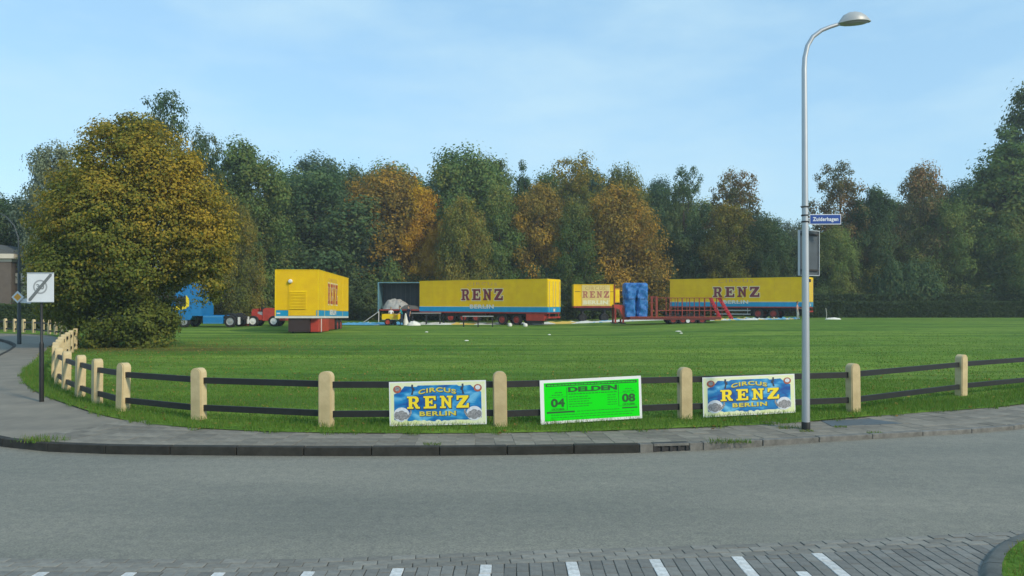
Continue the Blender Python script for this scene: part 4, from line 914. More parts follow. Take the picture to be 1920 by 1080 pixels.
# narrow pale tarp scraps under the bundle
# blue tractor unit
def tractor_unit():
    Yb = 61.0; x0 = col(320, Yb); A = (x0, Yb, 0); X = lambda p: col(p, Yb) - x0; Zp = lambda y: zat(y, Yb)
    t = thing('truck_tractor', 'blue truck tractor unit parked behind the big tree, cab facing left', 'truck', A, 0); Wd = 2.45
    b = M['truckblue']
    cab = MB().prism([(.05, .75), (0.0, 1.55), (.10, 2.05), (.42, 2.85), (.75, 2.95), (X(378), 2.95), (X(378), .95), (1.75, .95), (1.70, .80), (1.55, .62), (.55, .62), (.4, .75)], 0, Wd).build('cab', b, t)
    MB().prism([(.62, 2.96), (1.0, 3.35), (1.55, 3.66), (1.75, 3.66), (X(376), 2.96)], .12, Wd - .12).build('roof_spoiler', b, cab)
    MB().prism([(.36, 1.75), (.62, 2.55), (1.25, 2.55), (1.25, 1.75)], -.012, -.002).build('side_window', M['glass'], cab)
    MB().prism([(.20, 1.60), (.36, 1.745), (1.255, 1.745), (1.255, 2.60), (1.30, 2.62), (1.52, 2.3), (1.50, 1.75), (1.2, 1.52), (.7, 1.42), (.2, 1.36)], -.010, -.001).build('yellow_flash', M['pyellow'], cab)
    MB().add([(.115, .12, 2.06), (.115, Wd - .12, 2.06), (.40, Wd - .2, 2.80), (.40, .2, 2.80)], [(0, 1, 2, 3)]).build('windscreen', M['glass'], cab)
    MB().box(.35, -.28, 2.1, .55, -.05, 2.6, .02).build('mirror', M['chassis'], cab); MB().box(-.08, .05, .45, .15, Wd - .05, .85, .03).build('bumper', b, cab)
    for y in (.35, Wd - .35): MB().lathe([(.13, -.10), (.13, -.05)], 14, 'x', (0, y, .68)).build('headlight', M['rim'], cab)
    MB().box(X(380), .0, .30, X(418), .35, .98, .03).build('side_skirt', b, t); MB().box(X(380), Wd - .35, .30, X(418), Wd, .98, .03).build('side_skirt', b, t)
    MB().box(X(381), -.012, .86, X(417), -.002, .90).build('skirt_line', mat('line_blue', (.12, .38, .62), .4), t); MB().box(X(381), -.012, .34, X(417), -.002, .38).build('skirt_line', bpy.data.materials['line_blue'], t)
    MB().box(1.8, .7, .65, X(450), Wd - .7, .95).build('chassis', M['chassis'], t); MB().box(X(425), .6, .95, X(441), Wd - .6, 1.1, .02).build('fifth_wheel', M['chassis'], t)
    for y, fc in ((.18, -1), (Wd - .18, 1)):
        wheel(t, 1.05, y, .5, .5, .3, M['steel'], fc); wheel(t, X(431), y, .5, .5, .34, M['steel'], fc)
        g_ = [(X(431) + .64 * math.cos(a_), y, .5 + .64 * math.sin(a_)) for a_ in np.linspace(.35, 2.9, 12)]; MB().tube(g_, .05, 6).build('mudguard', M['chassis'], t)
        MB().box(X(446), y - .2, .25, X(447.5), y + .2, .85).build('mud_flap', M['rim'], t)
    for p in (1.05, X(431)): MB().tube([(p, .3, .5), (p, Wd - .3, .5)], .07, 8).build('axle', M['chassis'], t)
tractor_unit()
# small blue van left of the big tree
def van():
    Yb = 62.0; x0 = col(113, Yb); t = thing('van', 'dark blue van parked behind the fence, half hidden left of the big tree', 'van', (x0, Yb, 0), 0); Wd = 1.9
    bd = mat('van_blue', (.012, .07, .22), .35)
    b = MB().prism([(.0, .45), (0, .95), (.15, 1.15), (.75, 1.28), (1.35, 2.15), (1.6, 2.3), (4.7, 2.35), (4.85, 2.2), (4.9, .45)], 0, Wd).build('body', bd, t)
    MB().prism([(.95, 1.3), (1.42, 2.02), (2.3, 2.08), (2.3, 1.3)], -.012, -.002).build('side_window', M['glass'], b); MB().box(2.5, -.012, 1.3, 4.5, -.002, 2.05).build('side_window', M['glass'], b)
    MB().box(.0, -.014, .48, 4.88, -.003, .72).build('sill', M['bandwhite'], b); MB().box(1.4, -.015, 2.16, 4.7, -.003, 2.3).build('roof_stripe', M['truckblue'], b)
    MB().box(-.06, .05, .38, .06, Wd - .05, .68, .02).build('bumper', M['chassis'], b)
    for y in (.3, Wd - .3): MB().lathe([(.09, -.02), (.09, .02)], 12, 'x', (0, y, .85)).build('headlight', M['rim'], b)
    for x in (.95, 3.95):
        for y, fc in ((.12, -1), (Wd - .12, 1)): wheel(t, x, y, .34, .34, .22, M['steel'], fc)
van()
# red compact loader behind the generator trailer
def loader():
    Yb = 63.5; x0 = col(458, Yb); t = thing('wheel_loader', 'small red wheel loader with white rims beside the yellow box trailer', 'loader', (x0, Yb, 0), 0); X = lambda p: col(p, Yb) - x0; Zp = lambda y: zat(y, Yb)
    rd = M['redbright']; Wd = 1.7
    MB().prism([(X(470), .55), (X(469), 1.15), (X(471), 1.48), (X(479), 1.52), (X(480), 1.1), (X(489), .95), (X(489), .55)], .3, Wd - .3).build('front_body', rd, t)
    MB().prism([(X(490), .5), (X(491), 1.45), (X(496), 1.58), (X(528), 1.5), (X(533), 1.3), (X(533), .5)], .25, Wd - .25).build('engine_hood', rd, t)
    MB().box(X(480.5), .35, .95, X(489.5), Wd - .35, 1.25).build('seat_base', M['steel'], t); MB().box(X(486), .5, 1.2, X(487.5), Wd - .5, 1.65, .02).build('backrest', M['chassis'], t)
    MB().tube([(X(488), .45, 1.0), (X(488), .45, 2.1), (X(488), Wd - .45, 2.1), (X(488), Wd - .45, 1.0)], .035, 8).build('roll_bar', M['chassis'], t)
    MB().tube([(X(478), .85, 1.25), (X(481), .85, 1.55)], .03, 6).build('steering_column', M['chassis'], t)
    for y in (.3, Wd - .3): MB().bar((X(478), y, 1.2), (X(466), y, .45), .09, .14).build('lift_arm', rd, t)
    MB().prism([(X(456), .05), (X(458), .7), (X(463), .82), (X(467), .35), (X(466), .08)], .0, Wd).build('bucket', M['red'], t)
    for p in (474, 513):
        for y, fc in ((.13, -1), (Wd - .13, 1)): wheel(t, X(p), y, .46, .46, .3, M['rim'], fc)
        MB().tube([(X(p), .2, .46), (X(p), Wd - .2, .46)], .08, 8).build('axle', M['chassis'], t)
loader()
# yellow hand cart
def cart():
    Yb = 66.5; x0 = col(716, Yb); t = thing('yellow_cart', 'small yellow cart with red wheels beside the man in the teal shirt', 'cart', (x0, Yb, 0), 0); X = lambda p: col(p, Yb) - x0; Zp = lambda y: zat(y, Yb); Wd = 1.3
    MB().box(0, 0, Zp(600) + .03, X(746.5), Wd, Zp(589)).build('body', M['yellow2'], t); MB().box(-.02, -.02, Zp(600), X(746.5) + .02, Wd + .02, Zp(600) + .028).build('floor_frame', M['truckblue'], t)
    MB().box(X(738), -.012, Zp(597), X(742), -.002, Zp(591)).build('side_print', M['signorange'], t); MB().box(X(731), -.012, Zp(597), X(737), -.002, Zp(592)).build('side_print', M['pgold'], t)
    for x in (X(727.5),):
        for y, fc in ((-.09, -1), (Wd + .09, 1)): wheel(t, x, y, .31, .31, .14, M['redbright'], fc)
        MB().tube([(x, -.05, .31), (x, Wd + .05, .31)], .04, 8).build('axle', M['chassis'], t); MB().box(x - .15, .1, .3, x + .15, Wd - .1, Zp(600) - .001).build('axle_block', M['chassis'], t)
    wheel(t, X(740), .2, .15, .15, .08, M['chassis']); MB().box(X(740) - .03, .2, .15, X(740) + .03, .26, Zp(600) - .001).build('castor_fork', M['chassis'], t)
    MB().tube([(X(746.5), Wd / 2, Zp(600) + .05), (X(752), Wd / 2, .55)], .025, 6).build('drawbar', M['chassis'], t)
cart()
# tables
def table(label, x0, x1, ytop, Yb, hgt):
    X0, X1 = col(x0, Yb), col(x1, Yb); z = terrain(X0, Yb); t = thing('trestle_table', label, 'table', (X0, Yb, z), 0); L = X1 - X0
    MB().box(0, 0, hgt - .06, L, .75, hgt).build('table_top', M['steel'], t)
    for x in (.08, L * .5, L - .08):
        for y in (.06, .69): MB().box(x - .035, y - .035, 0, x + .035, y + .035, hgt - .06).build('leg', M['chassis'], t)
table('long grey trestle table standing in front of the middle yellow trailer', 867, 925, 592, 62.0, zat(592.5, 62.0))
table('long grey trestle table in front of the open trailer', 771, 826, 586, 68.0, zat(586.5, 68.0))
for lb, p, Yq in (('white round wheel chock beside the middle trailer wheels', 956, 62.8), ('white round wheel chock below the red locker of the middle trailer', 985, 62.2)):
    o_ = MB().lathe([(.08, 0), (.17, .05), (.20, .16), (.16, .27), (.05, .32)], 14).build('wheel_chock', M['tarpwhite'], None, True); o_.location = (col(p, Yq), Yq, terrain(col(p, Yq), Yq)); tag(o_, lb, 'chock', 'white wheel chocks')

# tent canvas strips on the ground
def canvas(name, label, pts, m, seed):
    g_ = np.random.default_rng(seed); mb = MB(); n = 60; k = 9; P = np.array(pts, float); xs = np.linspace(P[0, 0], P[-1, 0], n)
    yn, yf = np.interp(xs, P[:, 0], P[:, 1]), np.interp(xs, P[:, 0], P[:, 2])
    for i in range(n):
        for j in range(k):
            Y0, Y1 = yn[i], yf[i]; Y = Y0 + (Y1 - Y0) * j / (k - 1); X = col(xs[i], (Y0 + Y1) / 2); X += g_.normal(0, .05)
            mb.v.append((X, Y + g_.normal(0, .08), terrain(X, Y) + .03 + (0 if j in (0, k - 1) else abs(g_.normal(0, .07)))))
    mb.f = [(i * k + j, i * k + j + 1, (i + 1) * k + j + 1, (i + 1) * k + j) for i in range(n - 1) for j in range(k - 1)]
    o_ = mb.build(name, m, None, True); return tag(o_, label, 'canvas')
def striped(name, cols, sc):
    m = bpy.data.materials.new(name); m.use_nodes = True; N, L = m.node_tree.nodes, m.node_tree.links; b = N['Principled BSDF']; b.inputs['Roughness'].default_value = .7
    t = N.new('ShaderNodeTexCoord'); q = N.new('ShaderNodeMapping'); q.inputs['Scale'].default_value = (sc, sc * .3, 1); n = N.new('ShaderNodeTexNoise'); n.inputs['Scale'].default_value = 1; n.inputs['Detail'].default_value = 2
    r_ = N.new('ShaderNodeValToRGB'); r_.color_ramp.interpolation = 'CONSTANT'; e_ = r_.color_ramp.elements
    e_[0].position = 0; e_[0].color = (*cols[0], 1); e_[1].position = .40; e_[1].color = (*cols[1], 1)
    for p_, c_ in zip((.46, .58, .64), cols[2:]): x_ = e_.new(p_); x_.color = (*c_, 1)
    L.new(t.outputs['Object'], q.inputs[0]); L.new(q.outputs[0], n.inputs[0]); L.new(n.outputs[0], r_.inputs[0]); L.new(r_.outputs[0], b.inputs['Base Color']); return m
cw, cb, cy = (.70, .70, .62), (.10, .36, .55), (.72, .50, .10)
canvas('tent_canvas', 'long pale tent canvas with yellow and blue stripes spread under the middle trailer', [(765, 67.5, 74.5), (860, 67.5, 73), (1000, 68.5, 74), (1150, 71, 76), (1255, 71.5, 75.5)], striped('canvas_striped', [cy, cw, cw, cw, cb], .35), 5)
canvas('tent_canvas', 'light blue tent canvas on the grass left of the yellow cart', [(648, 68, 73), (700, 66.5, 74.5), (728, 66.8, 74), (770, 68, 72)], striped('canvas_blue', [cw, cb, (.08, .32, .52), cb, cw], .3), 6)
canvas('tent_canvas', 'pale tent canvas with coloured stripes lying below the right yellow trailer', [(1318, 66.5, 72), (1400, 68, 72.5), (1450, 70, 73.5), (1492, 71.5, 74)], striped('canvas_striped_pale', [cy, cw, cw, cb, cy], .5), 8)
cloth_heap('canvas_pile', 'white canvas heap on the grass right of the man in teal', 'canvas', (col(776, 66.4), 66.4, 0), .62, .5, .42, 21, M['tarpwhite'], peak=[(0, 0, .35, .6)])
cloth_heap('canvas_pile', 'tall white canvas fold pulled up behind the man in teal', 'canvas', (col(761, 67.2), 67.2, 0), .26, .35, 1.1, 22, M['tarpwhite'], peak=[(-.1, 0, .45, 1.6)])
cloth_heap('canvas_pile', 'small white cloth on the grass beside the stake right of the right trailer', 'canvas', (col(1562, 71), 71, terrain(col(1562, 71), 71)), .75, .5, .2, 23, M['tarpwhite'])
o_ = MB().tube([(0, 0, -.05), (.06, 0, .5), (-.03, 0, 1.1)], .02, 6).build('stake', M['tarpwhite']); o_.location = ground_pt(1549, 71); tag(o_, 'thin pale stake standing in the grass right of the right trailer', 'stake')
for i, (x, y, s_, lb) in enumerate(((1272, 624.5, .5, 'larger white paper scrap on the grass before the cage trailer'), (1277, 627.5, .25, 'smaller white paper scrap on the grass before the cage trailer'), (800, 622, .3, 'white paper scrap on the grass before the trestle tables'), (1030, 627, .25, 'white paper scrap on the grass before the middle trailer'), (875, 638, .3, 'white paper scrap on the open grass, nearest the fence'))):
    X, Y, _ = px(x, y, .05); cloth_heap('paper_scrap', lb, 'paper', (X, Y, terrain(X, Y) + .02), s_ * .42, s_ * .3, .05, 40 + i, M['tarpwhite'], 10, group='scraps of paper on the field')

# ------------------------------------------------------------------ people
def person(label, loc, rz, height, joints, mats, hairm):
    """one skinned body; joints: overrides of the neutral pose (x right, y forward = -y, z up, for 1.75 m)"""
    J = {'pel': (0, 0, .95, .145, .105), 'wai': (0, .01, 1.10, .135, .10), 'che': (0, .01, 1.32, .165, .11), 'neck0': (0, .015, 1.46, .085, .075), 'neck': (0, .0, 1.52, .056, .056), 'head0': (0, -.015, 1.57, .072, .082), 'head1': (0, -.01, 1.645, .078, .095), 'head2': (0, .0, 1.72, .060, .072)}
    for s, q in ((1, 'r'), (-1, 'l')):
        J.update({'hip' + q: (s * .09, 0, .90, .10, .10), 'kne' + q: (s * .10, -.015, .50, .062, .062), 'ank' + q: (s * .10, .02, .09, .043, .048), 'heel' + q: (s * .10, .0, .04, .042, .036), 'toe' + q: (s * .12, -.17, .03, .042, .028),
                  'sho' + q: (s * .18, .01, 1.41, .066, .062), 'elb' + q: (s * .23, .03, 1.13, .046, .046), 'wri' + q: (s * .25, -.06, .90, .029, .033), 'pal' + q: (s * .25, -.08, .83, .018, .038)})
    J.update(joints)
    E_ = [('pel', 'wai'), ('wai', 'che'), ('che', 'neck0'), ('neck0', 'neck'), ('neck', 'head0'), ('head0', 'head1'), ('head1', 'head2')]
    for q in 'rl': E_ += [('pel', 'hip' + q), ('hip' + q, 'kne' + q), ('kne' + q, 'ank' + q), ('ank' + q, 'heel' + q), ('heel' + q, 'toe' + q), ('che', 'sho' + q), ('sho' + q, 'elb' + q), ('elb' + q, 'wri' + q), ('wri' + q, 'pal' + q)]
    names = list(J); V_ = [J[n][:3] for n in names]; Rr = [J[n][3:5] for n in names]; ed = [(names.index(a), names.index(b)) for a, b in E_]
    for q, s in (('r', 1), ('l', -1)):    # fingers: short chains rooted in the palm, thumb off its side
        wv, pv = Vector(J['wri' + q][:3]), Vector(J['pal' + q][:3]); d = (pv - wv).normalized(); a = d.cross(Vector((s, 0, 0))).normalized(); c_ = d.cross(a)
        for k, ln in ((-1.5, .062), (-.5, .075), (.5, .08), (1.5, .07)):
            b0 = pv + a * (k * .019); i0 = len(V_)
            V_ += [tuple(b0 + d * .035), tuple(b0 + d * (.035 + ln * .5) - c_ * s * .006), tuple(b0 + d * (.03 + ln) - c_ * s * .022)]; Rr += [(.009, .009), (.0085, .0085), (.007, .007)]
            ed += [(names.index('pal' + q), i0), (i0, i0 + 1), (i0 + 1, i0 + 2)]
        i0 = len(V_); V_ += [tuple(wv + d * .03 + a * .038), tuple(wv + d * .075 + a * .055)]; Rr += [(.011, .011), (.008, .008)]; ed += [(names.index('wri' + q), i0), (i0, i0 + 1)]
    me = bpy.data.meshes.new('p'); me.from_pydata(V_, ed, []); o_ = bpy.data.objects.new('p', me); COL.objects.link(o_)
    md = o_.modifiers.new('s', 'SKIN'); md.use_smooth_shade = True; md.branch_smoothing = .6
    for i, sv in enumerate(me.skin_vertices[0].data): sv.radius = Rr[i]; sv.use_root = (i == 0)
    sb = o_.modifiers.new('d', 'SUBSURF'); sb.levels = 1; sb.render_levels = 1
    dg = bpy.context.evaluated_depsgraph_get(); dg.update(); out = bpy.data.meshes.new_from_object(o_.evaluated_get(dg)); bpy.data.objects.remove(o_)
    for m in mats: out.materials.append(m)          # skin, shirt, trousers, shoes
    segs = [(Vector(J[a][:3]), Vector(J[b][:3]), a, b) for a, b in E_]
    def which(p):
        best = None
        for a, b, na, nb in segs:
            t = max(0, min(1, (p - a).dot(b - a) / max((b - a).length_squared, 1e-9))); d = (p - a - (b - a) * t).length
            if best is None or d < best[0]: best = (d, na, nb, t)
        _, na, nb, t = best
        if nb.startswith(('head', 'pal')) or na.startswith(('neck', 'head')): return 0
        if nb.startswith('wri'): return 0
        if nb.startswith('elb'): return 1 if t < .75 else 0
        if nb.startswith(('heel', 'toe')): return 3
        if nb.startswith(('hip', 'kne', 'ank')): return 2
        if na == 'pel': return 2 if t < .35 else 1
        return 1
    for p in out.polygons: p.material_index = which(Vector(p.center)); p.use_smooth = True
    o_ = thing('person', label, 'person', loc, rz); o_.scale = (height / 1.78,) * 3
    obj('body', out, o_)
    hd = Vector(J['head1'][:3]); f_ = MB()
    bm = bmesh.new(); bmesh.ops.create_icosphere(bm, subdivisions=2, radius=1)
    for v in bm.verts: v.co = Vector((v.co.x * .088, v.co.y * .105 + .012, v.co.z * .105 + .045)) + hd
    bmesh.ops.delete(bm, geom=[v for v in bm.verts if v.co.z < hd.z - .01 and v.co.y < hd.y + .02 or v.co.z < hd.z - .06 or (v.co.y < hd.y - .045 and v.co.z < hd.z + .06)], context='VERTS')
    MB().bm(bm).build('hair', hairm, o_, True)
    nose = MB().add([tuple(hd + Vector(q)) for q in ((0, -.092, .02), (-.014, -.095, -.025), (.014, -.095, -.025), (0, -.122, -.022))], [(0, 1, 3), (0, 3, 2), (1, 2, 3)]).build('nose', mats[0], o_)
    for s in (-1, 1):
        MB().lathe([(.011, 0), (.009, -.004)], 8, 'y', (hd.x + s * .03, hd.y - .088, hd.z + .02)).build('eye', M['black'], o_); MB().lathe([(.012, 0), (.018, .008)], 8, 'x', (hd.x + s * .078, hd.y + .01, hd.z)).build('ear', mats[0], o_)
    MB().box(hd.x - .022, hd.y - .094, hd.z - .058, hd.x + .022, hd.y - .088, hd.z - .05).build('mouth', M['pred'], o_)
    return o_
gp = lambda x, Y: ground_pt(x, Y)
# man in teal, bending slightly to the cart drawbar, facing left
person('man in a teal shirt and dark trousers standing at the yellow cart', gp(753, 66.0), math.radians(-75), 1.80,
       {'che': (0, -.07, 1.30, .165, .11), 'neck0': (0, -.10, 1.44, .085, .075), 'neck': (0, -.13, 1.50, .056, .056), 'head0': (0, -.16, 1.55, .072, .082), 'head1': (0, -.17, 1.62, .078, .095), 'head2': (0, -.16, 1.69, .06, .072),
        'shor': (.18, -.08, 1.39, .066, .062), 'shol': (-.18, -.08, 1.39, .066, .062), 'elbr': (.22, -.15, 1.12, .046, .046), 'elbl': (-.22, -.15, 1.12, .046, .046), 'wrir': (.20, -.36, 1.0, .029, .033), 'wril': (-.20, -.36, 1.0, .029, .033), 'palr': (.19, -.43, .98, .018, .038), 'pall': (-.19, -.43, .98, .018, .038),
        'kner': (.10, -.08, .50, .062, .062), 'ankr': (.10, -.10, .09, .043, .048), 'heelr': (.10, -.12, .04, .042, .036), 'toer': (.12, -.28, .03, .042, .028), 'knel': (-.10, .08, .50, .062, .062), 'ankl': (-.10, .16, .09, .043, .048), 'heell': (-.10, .14, .04, .042, .036), 'toel': (-.12, -.02, .03, .042, .028)}, [M['skin'], M['teal'], M['denim'], M['black']], M['hair'])
person('person in a white shirt standing behind the yellow cart', gp(733, 69.0), math.radians(20), 1.62, {'elbr': (.27, -.05, 1.18, .046, .046), 'wrir': (.18, -.25, 1.12, .029, .033), 'palr': (.14, -.31, 1.11, .018, .038)}, [M['skin'], M['wshirt'], M['navy'], M['black']], mat('hair_fair', (.34, .22, .09), .8))
person('person in dark navy clothes standing in the shade behind the white canvas', gp(766, 70.5), math.radians(-40), 1.75, {}, [M['skin'], M['navy'], M['navy'], M['black']], M['hair'])
person('person in a pale pink top standing just left of the lamp post', gp(1495, 71.3), math.radians(60), 1.72, {'elbr': (.24, -.03, 1.15, .046, .046), 'wrir': (.20, -.24, 1.08, .029, .033), 'palr': (.18, -.31, 1.08, .018, .038), 'kner': (.10, -.1, .5, .062, .062), 'ankr': (.1, -.09, .09, .043, .048), 'heelr': (.1, -.11, .04, .042, .036), 'toer': (.12, -.27, .03, .042, .028)}, [M['skin'], M['pinkshirt'], M['khaki'], M['black']], M['hair'])

# ------------------------------------------------------------------ house on the far left
def house():
    Yb = 60.0; X1 = col(21, Yb); t = thing('house', 'brick house with white roof edge at the far left behind the trees', 'house', (X1, Yb, 0), math.radians(8)); t.scale = (.82, .82, .82)
    MB().box(-11, 0, 0, 0, 9, 6.5).build('wall', M['brick'], t)
    rf = MB().box(-11.4, -.45, 6.8, .45, 9.4, 7.25).build('roof_edge', M['plaster'], t); MB().prism([(-11.2, 7.25), (.25, 7.25), (-2, 8.3), (-9, 8.3)], -.2, 9.2).build('roof', M['rooftile'], t)
    MB().box(-11.1, -.1, 6.5, .1, 9.1, 6.8).build('frieze', M['plaster'], t)
    for z in (1.0, 3.9):
        for x in (-3.2, -7.0):
            w_ = MB().box(x, -.04, z, x + 2.0, .0, z + 1.6).build('window', M['plaster'], t); MB().box(x + .1, -.05, z + .1, x + .95, -.041, z + 1.5).build('pane', M['glass'], w_); MB().box(x + 1.05, -.05, z + .1, x + 1.9, -.041, z + 1.5).build('pane', M['glass'], w_)
    b = MB().box(.002, 1.0, 0, 1.5, 3.5, 5.3).build('bay', M['brick'], t); MB().box(-.1, .8, 4.4, 1.7, 3.7, 5.4).build('bay_cornice', M['plaster'], b); MB().box(.2, .96, 2.6, 1.4, .999, 4.1).build('bay_panel', mat('pale_panel', (.42, .42, .36), .8), b)
house()

# ------------------------------------------------------------------ trees
def crown_arrays(lobes, n_clump, per, leaf, cr, seed, turn_fn=None, flatz=.8, inner=.16, rmin=.62):
    g_ = np.random.default_rng(seed); Lb = np.array(lobes, float)
    area = (Lb[:, 3] * Lb[:, 4] + Lb[:, 3] * Lb[:, 5] + Lb[:, 4] * Lb[:, 5]); area /= area.sum()
    n = n_clump * 4; k = g_.choice(len(Lb), n, p=area); d = g_.normal(size=(n, 3)); d /= np.linalg.norm(d, axis=1)[:, None]
    rr = rmin + (1.04 - rmin) * g_.random(n) ** .6; rr = np.where(g_.random(n) < inner, g_.uniform(.2, rmin, n), rr)
    C = Lb[k, :3] + d * rr[:, None] * Lb[k, 3:]
    keep = np.ones(n, bool)
    for j in range(len(Lb)):
        q = np.linalg.norm((C - Lb[j, :3]) / Lb[j, 3:], axis=1); keep &= ~((q < .55) & (k != j) & (rr > rmin))
    keep &= C[:, 2] > .1
    C, d, k = C[keep][:n_clump], d[keep][:n_clump], k[keep][:n_clump]; n = len(C)
    csz = cr * g_.uniform(.6, 1.35, n); ct = g_.normal(0, .17, n) + .22 * np.sin(C[:, 0] * .9 + seed) * np.sin(C[:, 2] * .8 + seed * 2) ; cu_ = np.clip(.35 * np.sin(C[:, 0] * .55 + seed * 3) * np.sin(C[:, 2] * .5 + seed) + g_.normal(0, .18, n), -1, 1)
    P = np.repeat(C, per, 0); D = np.repeat(d, per, 0); sz = np.repeat(csz, per); N = len(P)
    od = g_.normal(size=(N, 3)); od /= np.linalg.norm(od, axis=1)[:, None]; off = od * (g_.random(N) ** .45)[:, None] * np.array([1, 1, flatz]) * sz[:, None] * 1.08 + g_.normal(0, .10, (N, 3)) * sz[:, None]; P = P + off; P[:, 2] = np.maximum(P[:, 2], .03)
    nrm = D * .45 + off / (sz[:, None] + 1e-6) * .95 + np.array([0, 0, .40]) + g_.normal(size=(N, 3)) * .36; nrm /= np.linalg.norm(nrm, axis=1)[:, None]
    a = np.cross(nrm, g_.normal(size=(N, 3))); a /= np.linalg.norm(a, axis=1)[:, None]; b = np.cross(nrm, a)
    L = leaf * g_.uniform(.6, 1.35, N)[:, None]
    Q = np.stack([P + a * L, P + b * L * .62, P - a * L, P - b * L * .62], 1)
    tint = np.clip(.45 + np.repeat(ct, per) + g_.normal(0, .2, N), 0, 1)
    turn = np.clip(turn_fn(P, g_), 0, 1) if turn_fn else np.clip(g_.normal(.12, .2, N) + np.repeat(cu_, per), 0, 1)
    return Q.reshape(-1, 3), tint, turn, C
def crown_mesh(name, *a, **kw):
    Vv, t, u, C = crown_arrays(*a, **kw); return np_mesh(name, Vv, np.arange(len(Vv)).reshape(-1, 4), None, {'tint': t, 'turn': u}), C
def trunk_mesh(name, hgt, r0, targets, seed, lean=.2):
    g_ = random.Random(seed); mb = MB(); pts = [(0, 0, -.1)]; n = 7
    for i in range(1, n + 1): pts.append((pts[-1][0] + g_.uniform(-lean, lean) * .5, pts[-1][1] + g_.uniform(-lean, lean) * .5, hgt * i / n))
    mb.tube(pts, [r0 * 1.35] + [r0 * (1 - .86 * i / n) for i in range(1, n + 1)], 9)
    for c in targets:
        i = min(n - 1, max(1, int(n * max(.18, (c[2] / hgt) * .62)))); p = Vector(pts[i]); c = Vector(c); mid = (p + c) / 2 + Vector((g_.uniform(-.3, .3), g_.uniform(-.3, .3), -.05 * (c - p).length))
        rr = r0 * (1 - .8 * i / n) * .5; mb.tube([p, mid, c], [rr, rr * .6, rr * .15], 6)
    return mb.mesh(name, M['bark'], True)
def lobes_rand(seed, w, h, n, z0=.0, top=.0):
    g_ = random.Random(seed); L = [(0, 0, h * .48, w * .62, w * .62, h * .42), (0, 0, h * .22, w * .75, w * .75, h * .22)]
    for i in range(n):
        f_ = (i + .5) / n; z = h * (z0 + (.93 - z0) * f_); rad = w * (1 - .60 * max(0, (f_ - .5) / .5) ** 1.8) * .78; a = i * 2.4 + g_.uniform(-.5, .5)
        s = w * g_.uniform(.26, .44) * (1 - .2 * f_); L.append((rad * math.cos(a), rad * math.sin(a), z, s, s, s * g_.uniform(.75, 1.15)))
    for i in range(3): a = g_.uniform(0, 6.28); L.append((w * .2 * math.cos(a), w * .2 * math.sin(a), h * g_.uniform(.86, .93), w * .26, w * .26, h * .10))
    return L
PROTO = {}
def proto(key, w, h, nl, nc, per, leaf, cr, seed, z0=.1, **kw):
    lb = lobes_rand(seed, w, h, nl, z0) if isinstance(nl, int) else nl
    cm, C = crown_mesh('crown', lb, nc, per, leaf, cr, seed, **kw); rg = random.Random(seed)
    tg = [tuple(C[rg.randrange(len(C))]) for _ in range(26)]
    PROTO[key] = (cm, trunk_mesh('trunk', h * .86, .034 * h * .55, tg, seed), w, h)
proto('round', 5, 14, 22, 900, 60, 0.13, 1.0, 11)
proto('round2', 5, 14, 26, 900, 60, 0.13, 0.98, 12)
proto('oval', 4, 15, 24, 800, 60, 0.125, 0.9, 13)
proto('oval2', 4, 15, 28, 800, 60, 0.125, 0.88, 14)
proto('open', 4.2, 16, 34, 620, 50, 0.12, 0.68, 15, rmin=.8, inner=.08)
proto('open2', 4.2, 16, 38, 620, 50, 0.12, 0.66, 16, rmin=.8, inner=.08)
proto('cone', 3.6, 15, [(0, 0, 2.5, 3.4, 3.4, 2.4), (0, 0, 5.5, 2.9, 2.9, 2.6), (0, 0, 8.5, 2.2, 2.2, 2.5), (0, 0, 11.3, 1.4, 1.4, 2.2), (0, 0, 13.6, .7, .7, 1.5)] + [((3.3 - z * .19) * .85 * math.cos(z * 3.1), (3.3 - z * .19) * .85 * math.sin(z * 3.1), z, 1.05, 1.05, .7) for z in np.linspace(1.2, 13, 26)], 850, 52, .12, .78, 17, flatz=.6)
proto('shrub', 2.6, 3.6, [(0, 0, 1.5, 2.2, 2.2, 1.6), (1.2, .4, 1.2, 1.4, 1.3, 1.3), (-1.3, -.3, 1.1, 1.4, 1.3, 1.2), (.2, -1.1, 1.2, 1.4, 1.2, 1.2), (-.3, .9, 2.2, 1.3, 1.3, 1.2), (.7, -.4, 2.5, 1.0, 1.0, .9)], 300, 42, .10, .55, 18)
def tree(kind, lm, x, ytop, halfw, Y, label, group=None, rz=None, name='tree', cat='tree', xoff=None):
    cm, tm_, w, h = PROTO[kind]; X = col(x, Y); z = terrain(X, Y); H_ = zat(ytop, Y) - z; Wm = halfw * 1.12 / F * Y
    t = thing(name, label, cat, (X, Y, z - .05), R.uniform(0, 6.28) if rz is None else rz, group)
    sx, sz = Wm / (w * 1.02), H_ / (h * 1.0)
    c = obj('crown', cm, t); t.scale = (sx, sx, sz)
    c.material_slots[0].link = 'OBJECT' if c.material_slots else None
    return t, c, lm
for k in PROTO: PROTO[k][0].materials.append(LM['dark'])
def plant(kind, lm, *a, **kw):
    cm, tm_, w, h = PROTO[kind]; t, c, _ = tree(kind, lm, *a, **kw); c.material_slots[0].link = 'OBJECT'; c.material_slots[0].material = LM[lm]; obj('trunk', tm_, t); return t

